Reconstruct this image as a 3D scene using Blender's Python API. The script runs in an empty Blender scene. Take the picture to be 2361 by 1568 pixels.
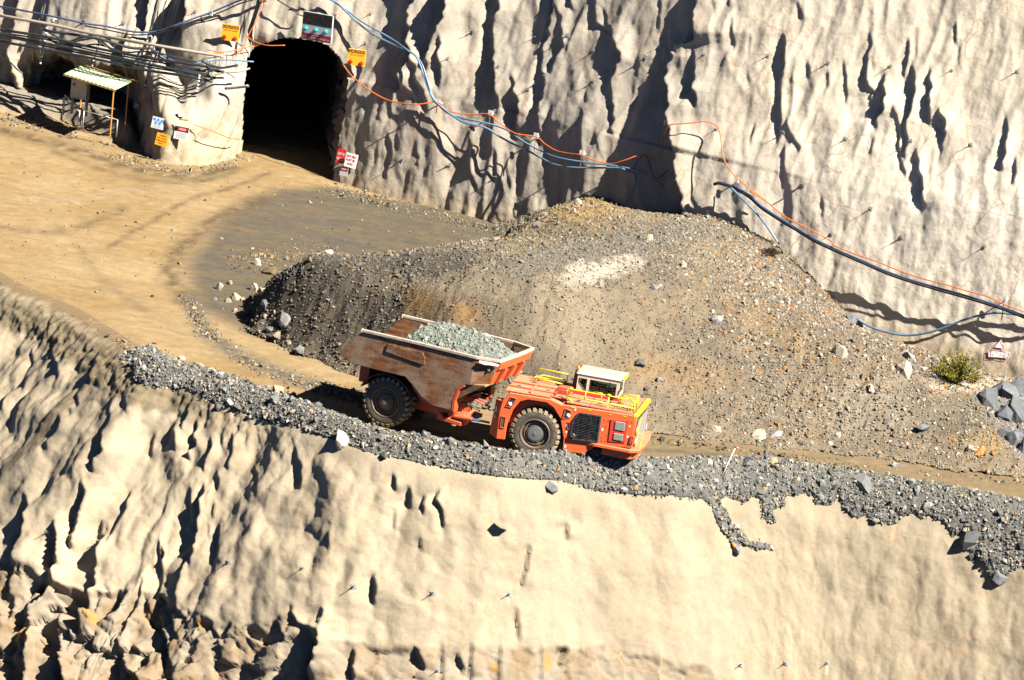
import bpy, math, random
import numpy as np
from mathutils import Vector, Matrix
from mathutils.bvhtree import BVHTree

scene = bpy.context.scene
COL = scene.collection
R = math.radians
random.seed(7)
RNG = np.random.default_rng(11)

# ------------------------------------------------------------------ camera
PITCH, ROLL, DIST, K = R(13.0), R(5.5), 250.0, 14060.0     # K: focal length in 2361-wide picture units
FWD = np.array([0, math.cos(PITCH), -math.sin(PITCH)])
R0 = np.array([1.0, 0, 0]); U0 = np.array([0, math.sin(PITCH), math.cos(PITCH)])
RGT = math.cos(ROLL) * R0 + math.sin(ROLL) * U0
UPV = -math.sin(ROLL) * R0 + math.cos(ROLL) * U0
CAM = -FWD * DIST
cam_d = bpy.data.cameras.new('camera'); cam = bpy.data.objects.new('camera', cam_d); COL.objects.link(cam)
cam_d.sensor_width = 36.0; cam_d.lens = 36.0 * K / 2361.0; cam_d.clip_start = 1.0; cam_d.clip_end = 2000.0
cam.matrix_world = Matrix(((RGT[0], UPV[0], -FWD[0], CAM[0]), (RGT[1], UPV[1], -FWD[1], CAM[1]),
                           (RGT[2], UPV[2], -FWD[2], CAM[2]), (0, 0, 0, 1)))
scene.camera = cam
scene.render.resolution_x = 1024; scene.render.resolution_y = 680

# ------------------------------------------------------------------ light
SUN_EL, SUN_AZ = R(43.0), R(36.0)          # azimuth measured from +x towards the camera (-y)
SUNV = np.array([math.cos(SUN_EL) * math.cos(SUN_AZ), -math.cos(SUN_EL) * math.sin(SUN_AZ), math.sin(SUN_EL)])
sun_d = bpy.data.lights.new('sun', 'SUN'); sun_d.energy = 5.0; sun_d.angle = R(0.5); sun_d.color = (1.0, 0.925, 0.81)
sun = bpy.data.objects.new('sun', sun_d); COL.objects.link(sun)
sun.rotation_euler = Vector(SUNV).to_track_quat('Z', 'Y').to_euler()
world = bpy.data.worlds.new('World'); scene.world = world; world.use_nodes = True
wn = world.node_tree; bg = wn.nodes['Background']
sky = wn.nodes.new('ShaderNodeTexSky'); sky.sky_type = 'NISHITA'; sky.sun_disc = False
sky.altitude = 2500.0; sky.air_density = 0.2; sky.dust_density = 0.1; sky.ozone_density = 4.0; sky.sun_elevation = SUN_EL; sky.sun_rotation = math.atan2(SUNV[0], SUNV[1])
wn.links.new(sky.outputs[0], bg.inputs[0]); bg.inputs[1].default_value = 0.05
scene.view_settings.view_transform = 'Standard'; scene.view_settings.look = 'None'
scene.view_settings.gamma = 1.0; scene.view_settings.use_curve_mapping = False
scene.view_settings.exposure = 2.22
scene.cycles.max_bounces = 6; scene.cycles.diffuse_bounces = 1

# ------------------------------------------------------------------ picture <-> world helpers (build-time survey of the photo)
def ray(D):
    D = np.atleast_2d(np.asarray(D, float))
    return FWD + ((D[:, 0] - 1180.5) / K)[:, None] * RGT - ((D[:, 1] - 784) / K)[:, None] * UPV
GS = 0.045
def g0(x): return -GS * x
def gnd(D, h=0.0):
    d = ray(D); n = np.array([GS, 0, 1.0]); t = (np.asarray(h, float) - CAM @ n) / (d @ n)
    return CAM + t[:, None] * d
def proj(X):
    X = np.asarray(X, float) - CAM; z = X @ FWD
    return 1180.5 + K * (X @ RGT) / z, 784 - K * (X @ UPV) / z

# ------------------------------------------------------------------ noise
def _h(ix, iy, s):
    n = (ix.astype(np.int64) * 374761393 + iy.astype(np.int64) * 668265263 + s * 1442695041) & 0x7fffffff
    n = ((n ^ (n >> 13)) * 1274126177) & 0x7fffffff
    return ((n ^ (n >> 16)) & 0xffff) / 65535.0
def per(x, y, s=0):
    x = np.asarray(x, float); y = np.asarray(y, float)
    ix = np.floor(x); iy = np.floor(y); fx = x - ix; fy = y - iy
    u = fx * fx * fx * (fx * (fx * 6 - 15) + 10); v = fy * fy * fy * (fy * (fy * 6 - 15) + 10)
    def gr(dx, dy):
        a = _h(ix + dx, iy + dy, s) * 6.2831853
        return np.cos(a) * (fx - dx) + np.sin(a) * (fy - dy)
    a, b, c, d = gr(0, 0), gr(1, 0), gr(0, 1), gr(1, 1)
    return 1.5 * (a + u * (b - a) + v * (c - a) + u * v * (a - b - c + d))      # about -1..1
def fbm(x, y, s=0, o=4, g=0.5, l=2.03):
    r = 0; a = 1.0; t = 0
    for i in range(o):
        r = r + a * per(x, y, s + i * 17); t += a; a *= g; x = x * l + 3.7; y = y * l + 1.3
    return r / t
def vor(x, y, s=0):
    """(distance to the nearest cell point, second nearest, cell value)"""
    ix = np.floor(x); iy = np.floor(y); f1 = np.full(x.shape, 9.0); f2 = np.full(x.shape, 9.0); cv = np.zeros(x.shape)
    for dx in (-1, 0, 1):
        for dy in (-1, 0, 1):
            jx, jy = ix + dx, iy + dy
            px = jx + _h(jx, jy, s); py = jy + _h(jx, jy, s + 5); d = np.hypot(px - x, py - y); c = _h(jx, jy, s + 9)
            m = d < f1
            f2 = np.where(m, f1, np.minimum(f2, d)); cv = np.where(m, c, cv); f1 = np.where(m, d, f1)
    return f1, f2, cv
def sst(a, b, x):
    t = np.clip((x - a) / (b - a), 0, 1); return t * t * (3 - 2 * t)
def lerp(a, b, t): return a + (b - a) * t

# ------------------------------------------------------------------ objects
def tag(o, label=None, cat=None, group=None, kind=None):
    if label: o['label'] = label
    if cat: o['category'] = cat
    if group: o['group'] = group
    if kind: o['kind'] = kind
    return o
def empty(name, loc=(0, 0, 0)):
    o = bpy.data.objects.new(name, None); o.empty_display_size = 0.2; COL.objects.link(o); o.location = loc
    return o
def mesh_np(name, V, F, mats, smooth=True, cols=None, midx=None, parent=None):
    """V (n,3) numpy, F (m,k) numpy of equal-sided faces; cols {attribute: (n,3) or (n,)}"""
    me = bpy.data.meshes.new(name); V = np.asarray(V, np.float32); F = np.asarray(F, np.int32); k = F.shape[1]
    me.vertices.add(len(V)); me.vertices.foreach_set('co', V.ravel())
    me.loops.add(F.size); me.loops.foreach_set('vertex_index', F.ravel())
    me.polygons.add(len(F)); me.polygons.foreach_set('loop_start', np.arange(0, F.size, k, dtype=np.int32))
    me.polygons.foreach_set('loop_total', np.full(len(F), k, np.int32))
    me.polygons.foreach_set('use_smooth', np.full(len(F), smooth, bool))
    for m in (mats if isinstance(mats, (list, tuple)) else [mats]): me.materials.append(m)
    if midx is not None: me.polygons.foreach_set('material_index', np.asarray(midx, np.int32))
    for an, c in (cols or {}).items():
        c = np.asarray(c, np.float32)
        if c.ndim == 1: c = np.repeat(c[:, None], 3, 1)
        at = me.color_attributes.new(an, 'FLOAT_COLOR', 'POINT')
        at.data.foreach_set('color', np.concatenate([c, np.ones((len(c), 1), np.float32)], 1).ravel())
    me.update(calc_edges=True); me.validate(clean_customdata=False)
    o = bpy.data.objects.new(name, me); COL.objects.link(o)
    if parent: o.parent = parent
    return o
def grid_faces(nu, nv):
    i = np.arange(nu * nv).reshape(nu, nv)
    return np.stack([i[:-1, :-1], i[1:, :-1], i[1:, 1:], i[:-1, 1:]], -1).reshape(-1, 4)
def catmull(P, n):
    """n points on a smooth curve through P"""
    P = np.asarray(P, float); m = len(P); t = np.linspace(0, m - 1, n); i = np.clip(t.astype(int), 0, m - 2); f = (t - i)[:, None]
    g = lambda j: P[np.clip(j, 0, m - 1)]
    a, b, c, d = g(i - 1), g(i), g(i + 1), g(i + 2)
    return 0.5 * ((2 * b) + (-a + c) * f + (2 * a - 5 * b + 4 * c - d) * f * f + (-a + 3 * b - 3 * c + d) * f ** 3)

# ------------------------------------------------------------------ materials
MATS = {}; ALB = 0.78
class NT:
    def __init__(s, name):
        s.m = bpy.data.materials.new(name); s.m.use_nodes = True; s.t = s.m.node_tree; s.n = s.t.nodes
        s.b = s.n['Principled BSDF']; MATS[name] = s.m
    def new(s, ty, **kw):
        n = s.n.new(ty)
        for k, v in kw.items():
            if k.startswith('i_'): n.inputs[k[2:].replace('_', ' ')].default_value = v
            else: setattr(n, k, v)
        return n
    def L(s, a, b): s.t.links.new(a, b)
    def noise(s, scale, detail=4, rough=0.6, co=None, dist=0.0):
        n = s.new('ShaderNodeTexNoise'); n.inputs['Scale'].default_value = scale; n.inputs['Detail'].default_value = detail
        n.inputs['Roughness'].default_value = rough; n.inputs['Distortion'].default_value = dist
        if co is not None: s.L(co, n.inputs['Vector'])
        return n.outputs['Fac']
    def ramp(s, fac, stops, interp='LINEAR'):
        n = s.new('ShaderNodeValToRGB'); n.color_ramp.interpolation = interp; e = n.color_ramp.elements
        while len(e) < len(stops): e.new(0.5)
        for el, (p, c) in zip(e, stops):
            el.position = p; el.color = (c if hasattr(c, '__len__') else (c, c, c)) + ((1,) if not hasattr(c, '__len__') or len(c) == 3 else ())
        s.L(fac, n.inputs[0]); return n.outputs[0]
    def mix(s, fac, a, b, mode='MIX'):
        n = s.new('ShaderNodeMix'); n.data_type = 'RGBA'; n.blend_type = mode
        for v, i in ((fac, 0), (a, 6), (b, 7)):
            if hasattr(v, 'is_linked'): s.L(v, n.inputs[i])
            elif i == 0: n.inputs[0].default_value = v
            else: n.inputs[i].default_value = tuple(v) + (1,)
        return n.outputs[2]
    def math(s, op, a, b=0.0):
        n = s.new('ShaderNodeMath'); n.operation = op
        for v, i in ((a, 0), (b, 1)):
            if hasattr(v, 'is_linked'): s.L(v, n.inputs[i])
            else: n.inputs[i].default_value = v
        return n.outputs[0]
    def obj(s): return s.new('ShaderNodeTexCoord').outputs['Object']
    def attr(s, name): return s.new('ShaderNodeVertexColor', layer_name=name).outputs['Color']
    def bump(s, h, strength=0.5, dist=0.02):
        n = s.new('ShaderNodeBump'); n.inputs['Strength'].default_value = strength; n.inputs['Distance'].default_value = dist
        s.L(h, n.inputs['Height']); s.L(n.outputs[0], s.b.inputs['Normal'])
    def color(s, c):
        if hasattr(c, 'is_linked'): s.L(c, s.b.inputs['Base Color'])
        else: s.b.inputs['Base Color'].default_value = tuple(c) + (1,)
    def rough(s, r, metal=0.0, spec=0.3):
        if hasattr(r, 'is_linked'): s.L(r, s.b.inputs['Roughness'])
        else: s.b.inputs['Roughness'].default_value = r
        s.b.inputs['Metallic'].default_value = metal; s.b.inputs['Specular IOR Level'].default_value = spec
def plain(name, c, rough=0.6, metal=0.0, spec=0.4, dirt=0.25, dc=(0.30, 0.23, 0.15), sc=6.0):
    """flat paint / rubber / steel with uneven dust and faint wear"""
    c = tuple(x * ALB for x in c); dc = tuple(x * ALB for x in dc)
    t = NT(name); co = t.obj(); n1 = t.noise(sc, 5, 0.65, co); f = t.ramp(n1, [(0.42, 0.0), (0.72, 1.0)])
    t.color(t.mix(t.math('MULTIPLY', f, dirt), c, dc)); t.rough(rough, metal, spec)
    t.bump(t.noise(sc * 9, 3, 0.6, co), 0.15, 0.004); return t.m
def rockmat(name, attr='Col', bs=9.0, bd=0.03, bstr=0.6, var=0.25, cracks=False):
    """colour comes from the surveyed albedo attribute, broken up by fine grain"""
    t = NT(name); co = t.obj(); a = t.attr(attr)
    n1 = t.noise(bs, 6, 0.7, co); n2 = t.noise(bs * 6, 4, 0.7, co)
    k = t.ramp(n1, [(0.25, ALB * (1 - var)), (0.75, ALB * (1 + var * 0.6))]); k2 = t.ramp(n2, [(0.2, 1 - var), (0.8, 1 + var * 0.8)])
    c = t.mix(1.0, t.mix(1.0, a, k, 'MULTIPLY'), k2, 'MULTIPLY')
    h = t.math('ADD', t.math('MULTIPLY', n1, 1.0), t.math('MULTIPLY', n2, 0.35))
    if cracks:      # rusty hairline cracks of drying shotcrete
        w = t.new('ShaderNodeTexNoise'); w.inputs['Scale'].default_value = 1.6; w.inputs['Detail'].default_value = 5
        t.L(co, w.inputs['Vector'])
        mx = t.new('ShaderNodeMix'); mx.data_type = 'VECTOR'; mx.inputs[0].default_value = 0.22
        t.L(co, mx.inputs[4]); t.L(w.outputs['Color'], mx.inputs[5])
        v = t.new('ShaderNodeTexVoronoi'); v.feature = 'DISTANCE_TO_EDGE'; v.inputs['Scale'].default_value = 1.15
        t.L(mx.outputs[1], v.inputs['Vector'])
        ln = t.ramp(v.outputs['Distance'], [(0.0, 1.0), (0.034, 0.0)])
        msk = t.ramp(t.noise(0.35, 3, 0.6, co), [(0.47, 0.0), (0.6, 1.0)])
        c = t.mix(t.math('MULTIPLY', t.math('MULTIPLY', ln, msk), 0.75), c, (0.24, 0.165, 0.10))
    t.color(c); t.rough(0.92, 0, 0.15); t.bump(h, bstr, bd); return t.m
def Zf(x0, y0, sc): return lambda a, b: ((x0 + a / sc) * 0.92227, (y0 + b / sc) * 0.92227)
Z1, Z2, Z3, Z4, Z5, ZR = Zf(0, 0, 3.689), Zf(500, 0, 3.689), Zf(1100, 0, 3.3714), Zf(1760, 0, 2.951), Zf(1400, 400, 3.3729), Zf(1860, 560, 3.3729)
Z7, Z8 = Zf(0, 1250, 3.3729), Zf(700, 1100, 2.2274)
UPPER_BOLTS = [Z4(470, 412), Z4(915, 465), Z4(1375, 490), Z4(1825, 522), Z4(2312, 528), Z4(590, 975), Z4(1045, 1025), Z4(1525, 1040), Z4(1970, 1068), Z4(735, 1362), Z4(1230, 1540), Z3(280, 262), Z3(805, 312), Z3(1075, 300), Z3(1440, 315), Z3(1862, 390), Z3(2228, 460), Z3(65, 495), Z3(490, 562), Z3(890, 640), Z3(1732, 485), Z3(1297, 685), Z3(742, 755), Z3(1297, 430), Z3(80, 1390), Z3(480, 1490), Z2(1525, 400), Z2(1570, 130), Z2(1250, 142), Z2(2072, 218), Z2(1882, 480), Z2(1870, 1468), Z2(2300, 1530), Z2(1920, 25), Z1(785, 190), Z1(1140, 215), Z1(1800, 110), ZR(740, 85), ZR(1330, 110), ZR(2030, 190), Z3(1940, 1480), Z5(960, 150), Z3(2330, 1090), Z5(2050, 205)]
LOWER_BOLTS = [Z8(128, 715), Z8(412, 815), Z8(855, 852), Z8(1277, 860), Z7(400, 280), Z7(840, 355), Z7(1935, 520), (1708, 1532), (1812, 1528), (1908, 1528), (1010, 1545)]
# ------------------------------------------------------------------ surveyed relief: each gully is (edge x, y, width of the shadow it casts) down its sunny edge
def Z(x0, y0, sc, feats):
    return [[((x0 + a / sc) * 0.92227, (y0 + b / sc) * 0.92227, c / sc * 0.92227) for a, b, c in f] for f in feats]
WALLF = Z(1100, 0, 3.3714, [
 [(480,-60,100),(480,0,100),(500,90,120),(430,200,70),(425,270,80),(440,400,115),(455,540,155),(450,680,175),(470,800,150),(480,870,40)],
 [(610,650,10),(635,750,80),(660,850,160),(665,910,180),(640,1000,190),(650,1090,120),(640,1130,40)],
 [(970,-60,170),(970,0,170),(930,200,140),(900,300,130),(870,400,100),(850,520,90),(850,600,70),(900,640,150),(870,760,130),(845,850,130),(825,950,125),(830,1090,160),(835,1170,60)],
 [(1000,60,20),(1030,150,45),(1040,300,80),(1035,400,100),(1000,480,80),(940,560,60)],
 [(1110,-60,110),(1110,0,110),(1120,40,100),(1125,80,20)],
 [(1320,-60,90),(1320,0,90),(1310,100,60),(1320,200,70),(1450,260,110),(1455,340,150),(1480,400,175),(1520,460,215),(1530,520,215),(1470,570,140),(1440,650,70),(1440,720,70),(1430,850,80),(1440,950,85),(1440,1050,55),(1445,1140,15)],
 [(1360,40,15),(1390,110,50),(1400,200,50),(1440,230,50)],
 [(1840,0,40),(1840,100,40),(1830,190,20)],
 [(2170,-60,170),(2170,0,170),(2140,100,165),(2145,200,215),(2150,300,270),(2130,350,200),(1990,380,30)],
 [(1900,400,130),(1960,480,215),(1895,560,200),(1885,700,245),(1920,800,320),(1945,900,365),(1920,1000,320),(1960,1100,350),(1985,1200,400),(1995,1300,430),(2010,1450,500),(2040,1568,520),(2070,1800,480),(2090,2300,300)],
 [(2145,420,10),(2150,500,80),(2165,600,105),(2160,700,125),(2175,780,170),(2180,830,170),(2180,870,20)],
 [(1220,790,10),(1240,860,50),(1205,900,20)], [(1200,880,10),(1200,980,55),(1195,1080,65),(1190,1120,20)],
 [(1305,1140,20),(1330,1220,40),(1365,1330,20)],
 [(1180,1090,50),(1150,1180,90),(1110,1260,90),(1070,1340,80),(1050,1480,60)],
 [(270,1250,50),(240,1350,40),(260,1450,70),(320,1568,40)], [(480,1290,60),(470,1400,60),(480,1500,40)],
 [(555,1300,30),(550,1400,30),(590,1568,40)], [(900,1480,40),(940,1540,60),(960,1700,50)]])
WALLF += Z(500, 0, 3.689, [
 [(1930,-60,200),(1930,0,200),(1900,120,210),(1900,250,230),(1890,380,240),(1930,500,290),(1940,580,320),(1850,660,250),(1840,760,230),(1820,840,120),(1700,930,70),(1660,1040,40)],
 [(2290,-60,300),(2290,0,300),(2290,120,280),(2240,230,220),(2180,330,170),(2110,430,120),(2120,520,120),(2100,560,40)],
 [(2240,380,50),(2230,480,70),(2225,600,110),(2235,700,110),(2220,760,40)],
 [(1980,560,60),(2000,650,100),(2010,760,60),(2080,860,60),(2100,960,60)], [(1840,700,60),(1880,800,70),(1990,900,40)],
 [(1740,1250,50),(1760,1320,70),(1770,1400,60),(1750,1500,70),(1720,1600,50)], [(1830,1220,20),(1840,1300,50),(1830,1360,30)],
 [(2010,1400,20),(2030,1460,60),(2020,1500,20)]])
WALLF += Z(0, 0, 3.689, [
 [(1365,-60,140),(1365,0,140),(1350,100,140),(1330,180,120),(1320,240,60)],
 [(1760,-60,290),(1760,0,290),(1745,100,255),(1735,200,260),(1715,290,250),(1690,360,140),(1660,430,40)],
 [(165,-60,170),(165,0,170),(150,100,150),(130,200,130),(140,240,80)],
 [(1330,1060,30),(1330,1160,60),(1320,1260,40)],[(1490,1050,20),(1500,1150,25)],
 [(1560,700,200),(1380,800,240),(1290,900,240),(1260,1000,260),(1240,1120,220),(1200,1260,150)], [(1150,380,130),(1140,470,150),(1135,600,150),(1120,660,60)],  # edges here and on the next row added to darken the shelter recess
 [(130,260,140),(110,400,170),(100,560,140),(130,800,140)], [(690,470,180),(680,600,210),(670,760,220),(640,900,100)], [(1090,800,260),(1080,930,280),(1040,1060,160)], [(420,380,150),(400,480,120),(350,560,100)]])
WALLF += Z(1760, 0, 2.951, [
 [(215,150,15),(225,230,35),(230,330,15)], [(355,270,10),(345,340,25),(340,400,15)], [(330,560,20),(345,600,15)],
 [(590,280,40),(600,370,80),(600,470,85),(570,560,50),(565,640,25),(560,690,30),(570,780,75),(575,860,85),(560,950,60),(550,1010,20)],
 [(625,910,20),(635,980,40),(690,1060,40),(710,1090,20)], [(770,470,30),(775,540,20)], [(915,540,15),(920,620,30),(895,680,10)],
 [(1030,450,12),(1045,560,30),(1050,700,30),(1045,740,10)],
 [(1225,250,10),(1240,330,25),(1210,400,30),(1200,480,45),(1195,560,60),(1200,605,40)], [(1250,450,15),(1260,500,12)],
 [(1325,590,20),(1330,680,80),(1325,780,145),(1310,830,120),(1260,865,60)], [(1210,640,40),(1220,700,50),(1260,690,40)],
 [(1510,300,15),(1510,380,40),(1500,460,40),(1475,550,15)], [(1575,230,10),(1570,400,12)],
 [(1550,480,10),(1550,600,60),(1550,690,90),(1530,760,75),(1510,850,70),(1490,950,50),(1490,1050,45),(1480,1130,30)],
 [(1400,800,20),(1425,870,30),(1440,950,40),(1430,1080,35),(1450,1180,30),(1480,1280,20)],
 [(1670,520,15),(1675,640,60),(1665,740,85),(1665,860,60)], [(1740,840,40),(1780,900,90),(1780,990,80),(1750,1080,25),(1740,1150,10)],
 [(1575,1130,20),(1570,1200,40),(1600,1310,90),(1600,1400,110),(1610,1480,110),(1610,1510,20)],
 [(1865,180,20),(1865,260,35),(1860,310,20)], [(1890,350,15),(1880,460,12)],
 [(2235,870,15),(2235,970,40),(2220,1060,50),(2230,1120,60),(2200,1210,60)], [(2300,1180,20),(2300,1260,35),(2285,1340,15)],
 [(700,30,20),(720,110,25)], [(870,1430,10),(885,1530,35),(880,1600,10)], [(380,920,20),(360,1050,20)],
 [(600,1100,20),(590,1250,30),(600,1350,20)], [(1250,1030,20),(1235,1120,15)], [(80,0,20),(90,60,15)], [(190,0,25),(200,40,15)]])
CLIFFF = Z(0, 800, 2.6133, [
 [(205,205,30),(205,250,50)], [(340,110,30),(345,170,50)], [(350,210,20),(360,270,50),(385,320,90),(385,345,40)], [(60,480,30),(40,530,40),(25,590,30)],
 [(175,380,15),(150,440,25)], [(500,230,20),(505,310,25)], [(620,240,30),(610,320,75),(590,390,60)], [(540,420,20),(500,480,40),(495,560,75),(460,580,40)],
 [(400,660,40),(395,720,95),(330,790,50),(310,820,20)], [(720,550,20),(720,630,45),(700,680,25)], [(690,690,20),(670,760,60),(670,830,75),(680,890,115),(620,930,60)],
 [(800,470,20),(830,600,15),(840,620,10)], [(1010,750,10),(990,800,30),(980,870,30)], [(1220,330,25),(1220,430,25),(1195,510,30)],
 [(1245,530,20),(1230,610,60),(1200,690,40)], [(1150,730,30),(1150,800,80)], [(1290,640,20),(1270,720,45),(1255,770,65),(1280,830,100),(1240,860,60)],
 [(1385,790,20),(1390,850,60),(1360,900,35),(1340,955,40)], [(1530,760,30),(1530,810,40)], [(1530,830,20),(1525,880,40),(1500,950,30)],
 [(1575,610,40),(1570,680,40),(1550,750,20)], [(1620,750,15),(1615,820,30)], [(1460,780,20),(1460,835,25)], [(1690,730,20),(1690,780,30)], [(1760,650,20),(1740,700,40)],
 [(1880,710,30),(1920,780,50),(1940,870,45)], [(1935,900,20),(1965,960,75),(1965,1050,60)], [(1650,950,25),(1680,1020,35),(1690,1100,30)], [(1430,1020,20),(1435,1090,50)],
 [(1340,1080,10),(1325,1120,25)], [(540,1070,15),(540,1180,90),(500,1280,65),(480,1380,60),(450,1460,45)],
 [(175,1170,10),(170,1260,65),(160,1400,90),(110,1480,45),(90,1568,40)], [(360,1350,30),(365,1450,55),(355,1568,55)], [(850,1150,30),(830,1250,55),(780,1330,35),(720,1430,30)],
 [(1250,1110,15),(1245,1200,40),(1230,1300,40),(1215,1360,10)], [(1340,1120,30),(1330,1220,60),(1300,1320,75),(1290,1440,85),(1260,1568,60)], [(1385,1130,20),(1370,1210,25)],
 [(1435,1370,30),(1440,1450,40),(1410,1568,25)], [(1410,1210,20),(1400,1290,25)], [(1375,1350,20),(1370,1420,25)], [(670,1330,30),(650,1410,30)], [(670,1450,60),(640,1568,80)],
 [(1040,1460,30),(1040,1550,30)], [(2140,1370,10),(2150,1490,18)]])
CLIFFF += Z(0, 1250, 3.3729, [
 [(225,0,60),(215,120,100),(200,300,110),(130,380,45),(100,500,45),(80,640,60),(30,760,40)], [(470,220,30),(465,330,60),(450,480,60),(420,620,80),(400,720,130),(330,830,130),(240,900,70),(200,1050,70),(150,1180,70),(120,1300,90)],
 [(910,260,30),(870,370,45),(830,480,90),(810,600,100),(800,720,90),(760,800,200),(720,900,220),(700,1000,160)],
 [(1700,0,80),(1680,150,80),(1650,300,80),(1610,450,55),(1550,600,60),(1500,750,90),(1480,900,70),(1560,980,120)],
 [(1380,420,20),(1375,520,100),(1360,620,50)], [(1340,690,50),(1320,800,60)], [(1860,240,40),(1850,400,50),(1810,510,20)],
 [(1200,690,20),(1170,820,45),(1110,950,55),(1030,1130,45)], [(1300,900,80),(1320,1030,110),(1360,1150,180),(1410,1300,110),(1480,1500,80)],
 [(1010,1180,40),(1000,1290,90),(1050,1420,190),(1200,1530,250)], [(490,1060,120),(500,1300,220),(540,1530,280)], [(230,1050,80),(210,1250,140),(190,1530,160)],
 [(720,1000,120),(690,1120,70)], [(90,820,60),(70,1000,40)], [(950,650,20),(890,720,25),(920,760,20)]])
CLIFFF += Z(700, 1100, 2.2274, [
 [(635,190,20),(640,240,50)], [(720,280,30),(720,345,30)], [(805,330,30),(800,390,25)], [(890,285,20),(870,340,40),(905,400,30),(910,465,25)], [(1245,215,15),(1215,290,15)],
 [(1605,480,30),(1605,525,28)], [(525,765,15),(530,840,52),(520,885,25)], [(285,470,12),(275,565,15)], [(785,555,10),(785,600,15)], [(1315,940,10),(1325,1040,20),(1330,1105,12)],
 [(60,950,30),(90,1020,70),(180,1050,100)], [(240,960,50),(215,1000,15),(220,1115,12)], [(200,1110,120),(190,1200,150),(160,1280,110)], [(410,1180,40),(400,1300,60)],
 [(905,1140,10),(905,1230,16),(905,1380,14)], [(1068,1150,10),(1066,1230,16),(1064,1380,12)], [(1228,1150,10),(1220,1240,14),(1215,1380,14)], [(1452,1150,8),(1452,1240,10),(1450,1380,10)],
 [(1600,1180,50),(1560,1240,20)], [(760,1180,40),(800,1250,30)], [(1000,1210,40),(1020,1270,30)], [(640,400,15),(630,470,15)], [(1390,600,20),(1370,720,22),(1350,800,15)]])
def relief(px, py, feats, ratio, mpp):
    """height added along the normal by the gullies; ratio: relief per metre of shadow, mpp: metres per picture unit"""
    out = np.zeros(px.shape)
    for f in feats:
        f = np.array(sorted(f, key=lambda q: q[1])); y0, y1 = f[0, 1], f[-1, 1]
        m = (py > y0 - 90) & (py < y1 + 130) & (px > f[:, 0].min() - f[:, 2].max() * 5 - 60) & (px < f[:, 0].max() + 120 + 5 * f[:, 2].max())
        if not m.any(): continue
        y = py[m]; wob = 5 * per(y / 24.0, np.full(y.shape, f[0, 0]), 3) + 1.5 * per(y / 9.0, np.full(y.shape, f[0, 0] + 9), 4)
        xs = np.interp(y, f[:, 1], f[:, 0]); xe = xs + wob * np.clip(f[:, 2].max() / 30, 0.25, 1.2); w = sum(np.interp(y + o_, f[:, 1], f[:, 2]) for o_ in (-18, -9, 0, 9, 18)) / 5
        e1 = 14 + 0.5 * f[:, 2].max(); e0 = 12 + 0.3 * f[:, 2].max()
        w = w * sst(y0 - e0, y0 + 6, y) * (1 - sst(y1 - 4, y1 + e1, y))
        d = w * mpp[m] * ratio[m] * (1 + 0.38 * sst(22, 70, w)); dx = px[m] - xs; dk = px[m] - xe; tr = 3.0 + 0.09 * w
        hi = 0.52 * np.exp(-np.clip(dx, 0, None) / (20 + 0.5 * w)); lo = -0.48 * np.exp(np.clip(dx, None, 0) / (14 + 0.9 * w))
        k = sst(-tr, tr, dk)
        out[m] += d * lerp(lo, hi, k)
    return out
# ------------------------------------------------------------------ terrain materials
m_shot = rockmat('shotcrete', bs=7.0, bd=0.04, bstr=0.6, var=0.14, cracks=True)
m_dirt = rockmat('dirt', bs=2.2, bd=0.05, bstr=0.7, var=0.2)
m_gravel = rockmat('gravel', bs=10.0, bd=0.06, bstr=0.8, var=0.35)
m_stone = rockmat('stone', bs=6.0, bd=0.02, bstr=0.4, var=0.2)
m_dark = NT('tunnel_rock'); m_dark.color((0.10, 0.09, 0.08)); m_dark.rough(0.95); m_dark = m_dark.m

def arc_resample(low, high, fine, coarse, test):
    """columns along the plan curves, fine where the photo sees them"""
    n = 6000; a = catmull(low, n); b = catmull(high, n)
    s = np.r_[0, np.cumsum(np.hypot(*(np.diff(a, axis=0).T)))]; vis = test(a); t = [0.0]
    while t[-1] < s[-1]:
        i = min(np.searchsorted(s, t[-1]), n - 1); t.append(t[-1] + (fine if vis[i] else coarse))
    t = np.clip(np.array(t), 0, s[-1])
    f = lambda c: np.stack([np.interp(t, s, c[:, k]) for k in range(2)], 1)
    return f(a), f(b), t
def grid_normals(P):
    du = np.gradient(P, axis=0); dv = np.gradient(P, axis=1); n = np.cross(du, dv)
    return n / (np.linalg.norm(n, axis=2, keepdims=True) + 1e-9)

# ------------------------------------------------------------------ back wall of the pit (sprayed rock face with the portal)
G2 = lambda *p: gnd([p])[0][:2]
low = [G2(0, 238), G2(110, 230), G2(215, 238), G2(290, 268), G2(345, 366), G2(450, 381), G2(525, 368), G2(556, 351), G2(660, 385), G2(770, 418), G2(900, 455), G2(1130, 512)]
pj = low[9]; p0 = low[0]
high = []
for i, q in enumerate(low):
    if i < 9:
        t = i / 9.0; high.append(p0 + np.array([0.2, 0.6]) * (1 - t) + (pj - p0) * ((q[0] - p0[0]) / (pj[0] - p0[0])) - np.array([0.25, 0.43]) * 3.2 * math.sin(math.pi * min(1, max(0, (q[0] - p0[0]) / (pj[0] - p0[0])))) ** 1.0 * 0.45)
    else: high.append(q.copy())
for i, w_ in ((0, 0.6), (1, 0.9), (2, 0.9), (3, 0.3)): high[i] = high[i] + np.array([-0.5, -0.866]) * w_
for k in range(3):                                     # off to the left
    q = low[0] + np.array([-7.0, 4.2]); low.insert(0, q); high.insert(0, q + np.array([-0.3, -0.4]))
for L_, psi in ((5, 36), (5, 35), (6, 34), (7, 31), (8, 28), (10, 25), (14, 22), (16, 20)):
    q = low[-1] + L_ * np.array([math.cos(R(psi)), -math.sin(R(psi))]); low.append(q); high.append(q.copy())
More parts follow.
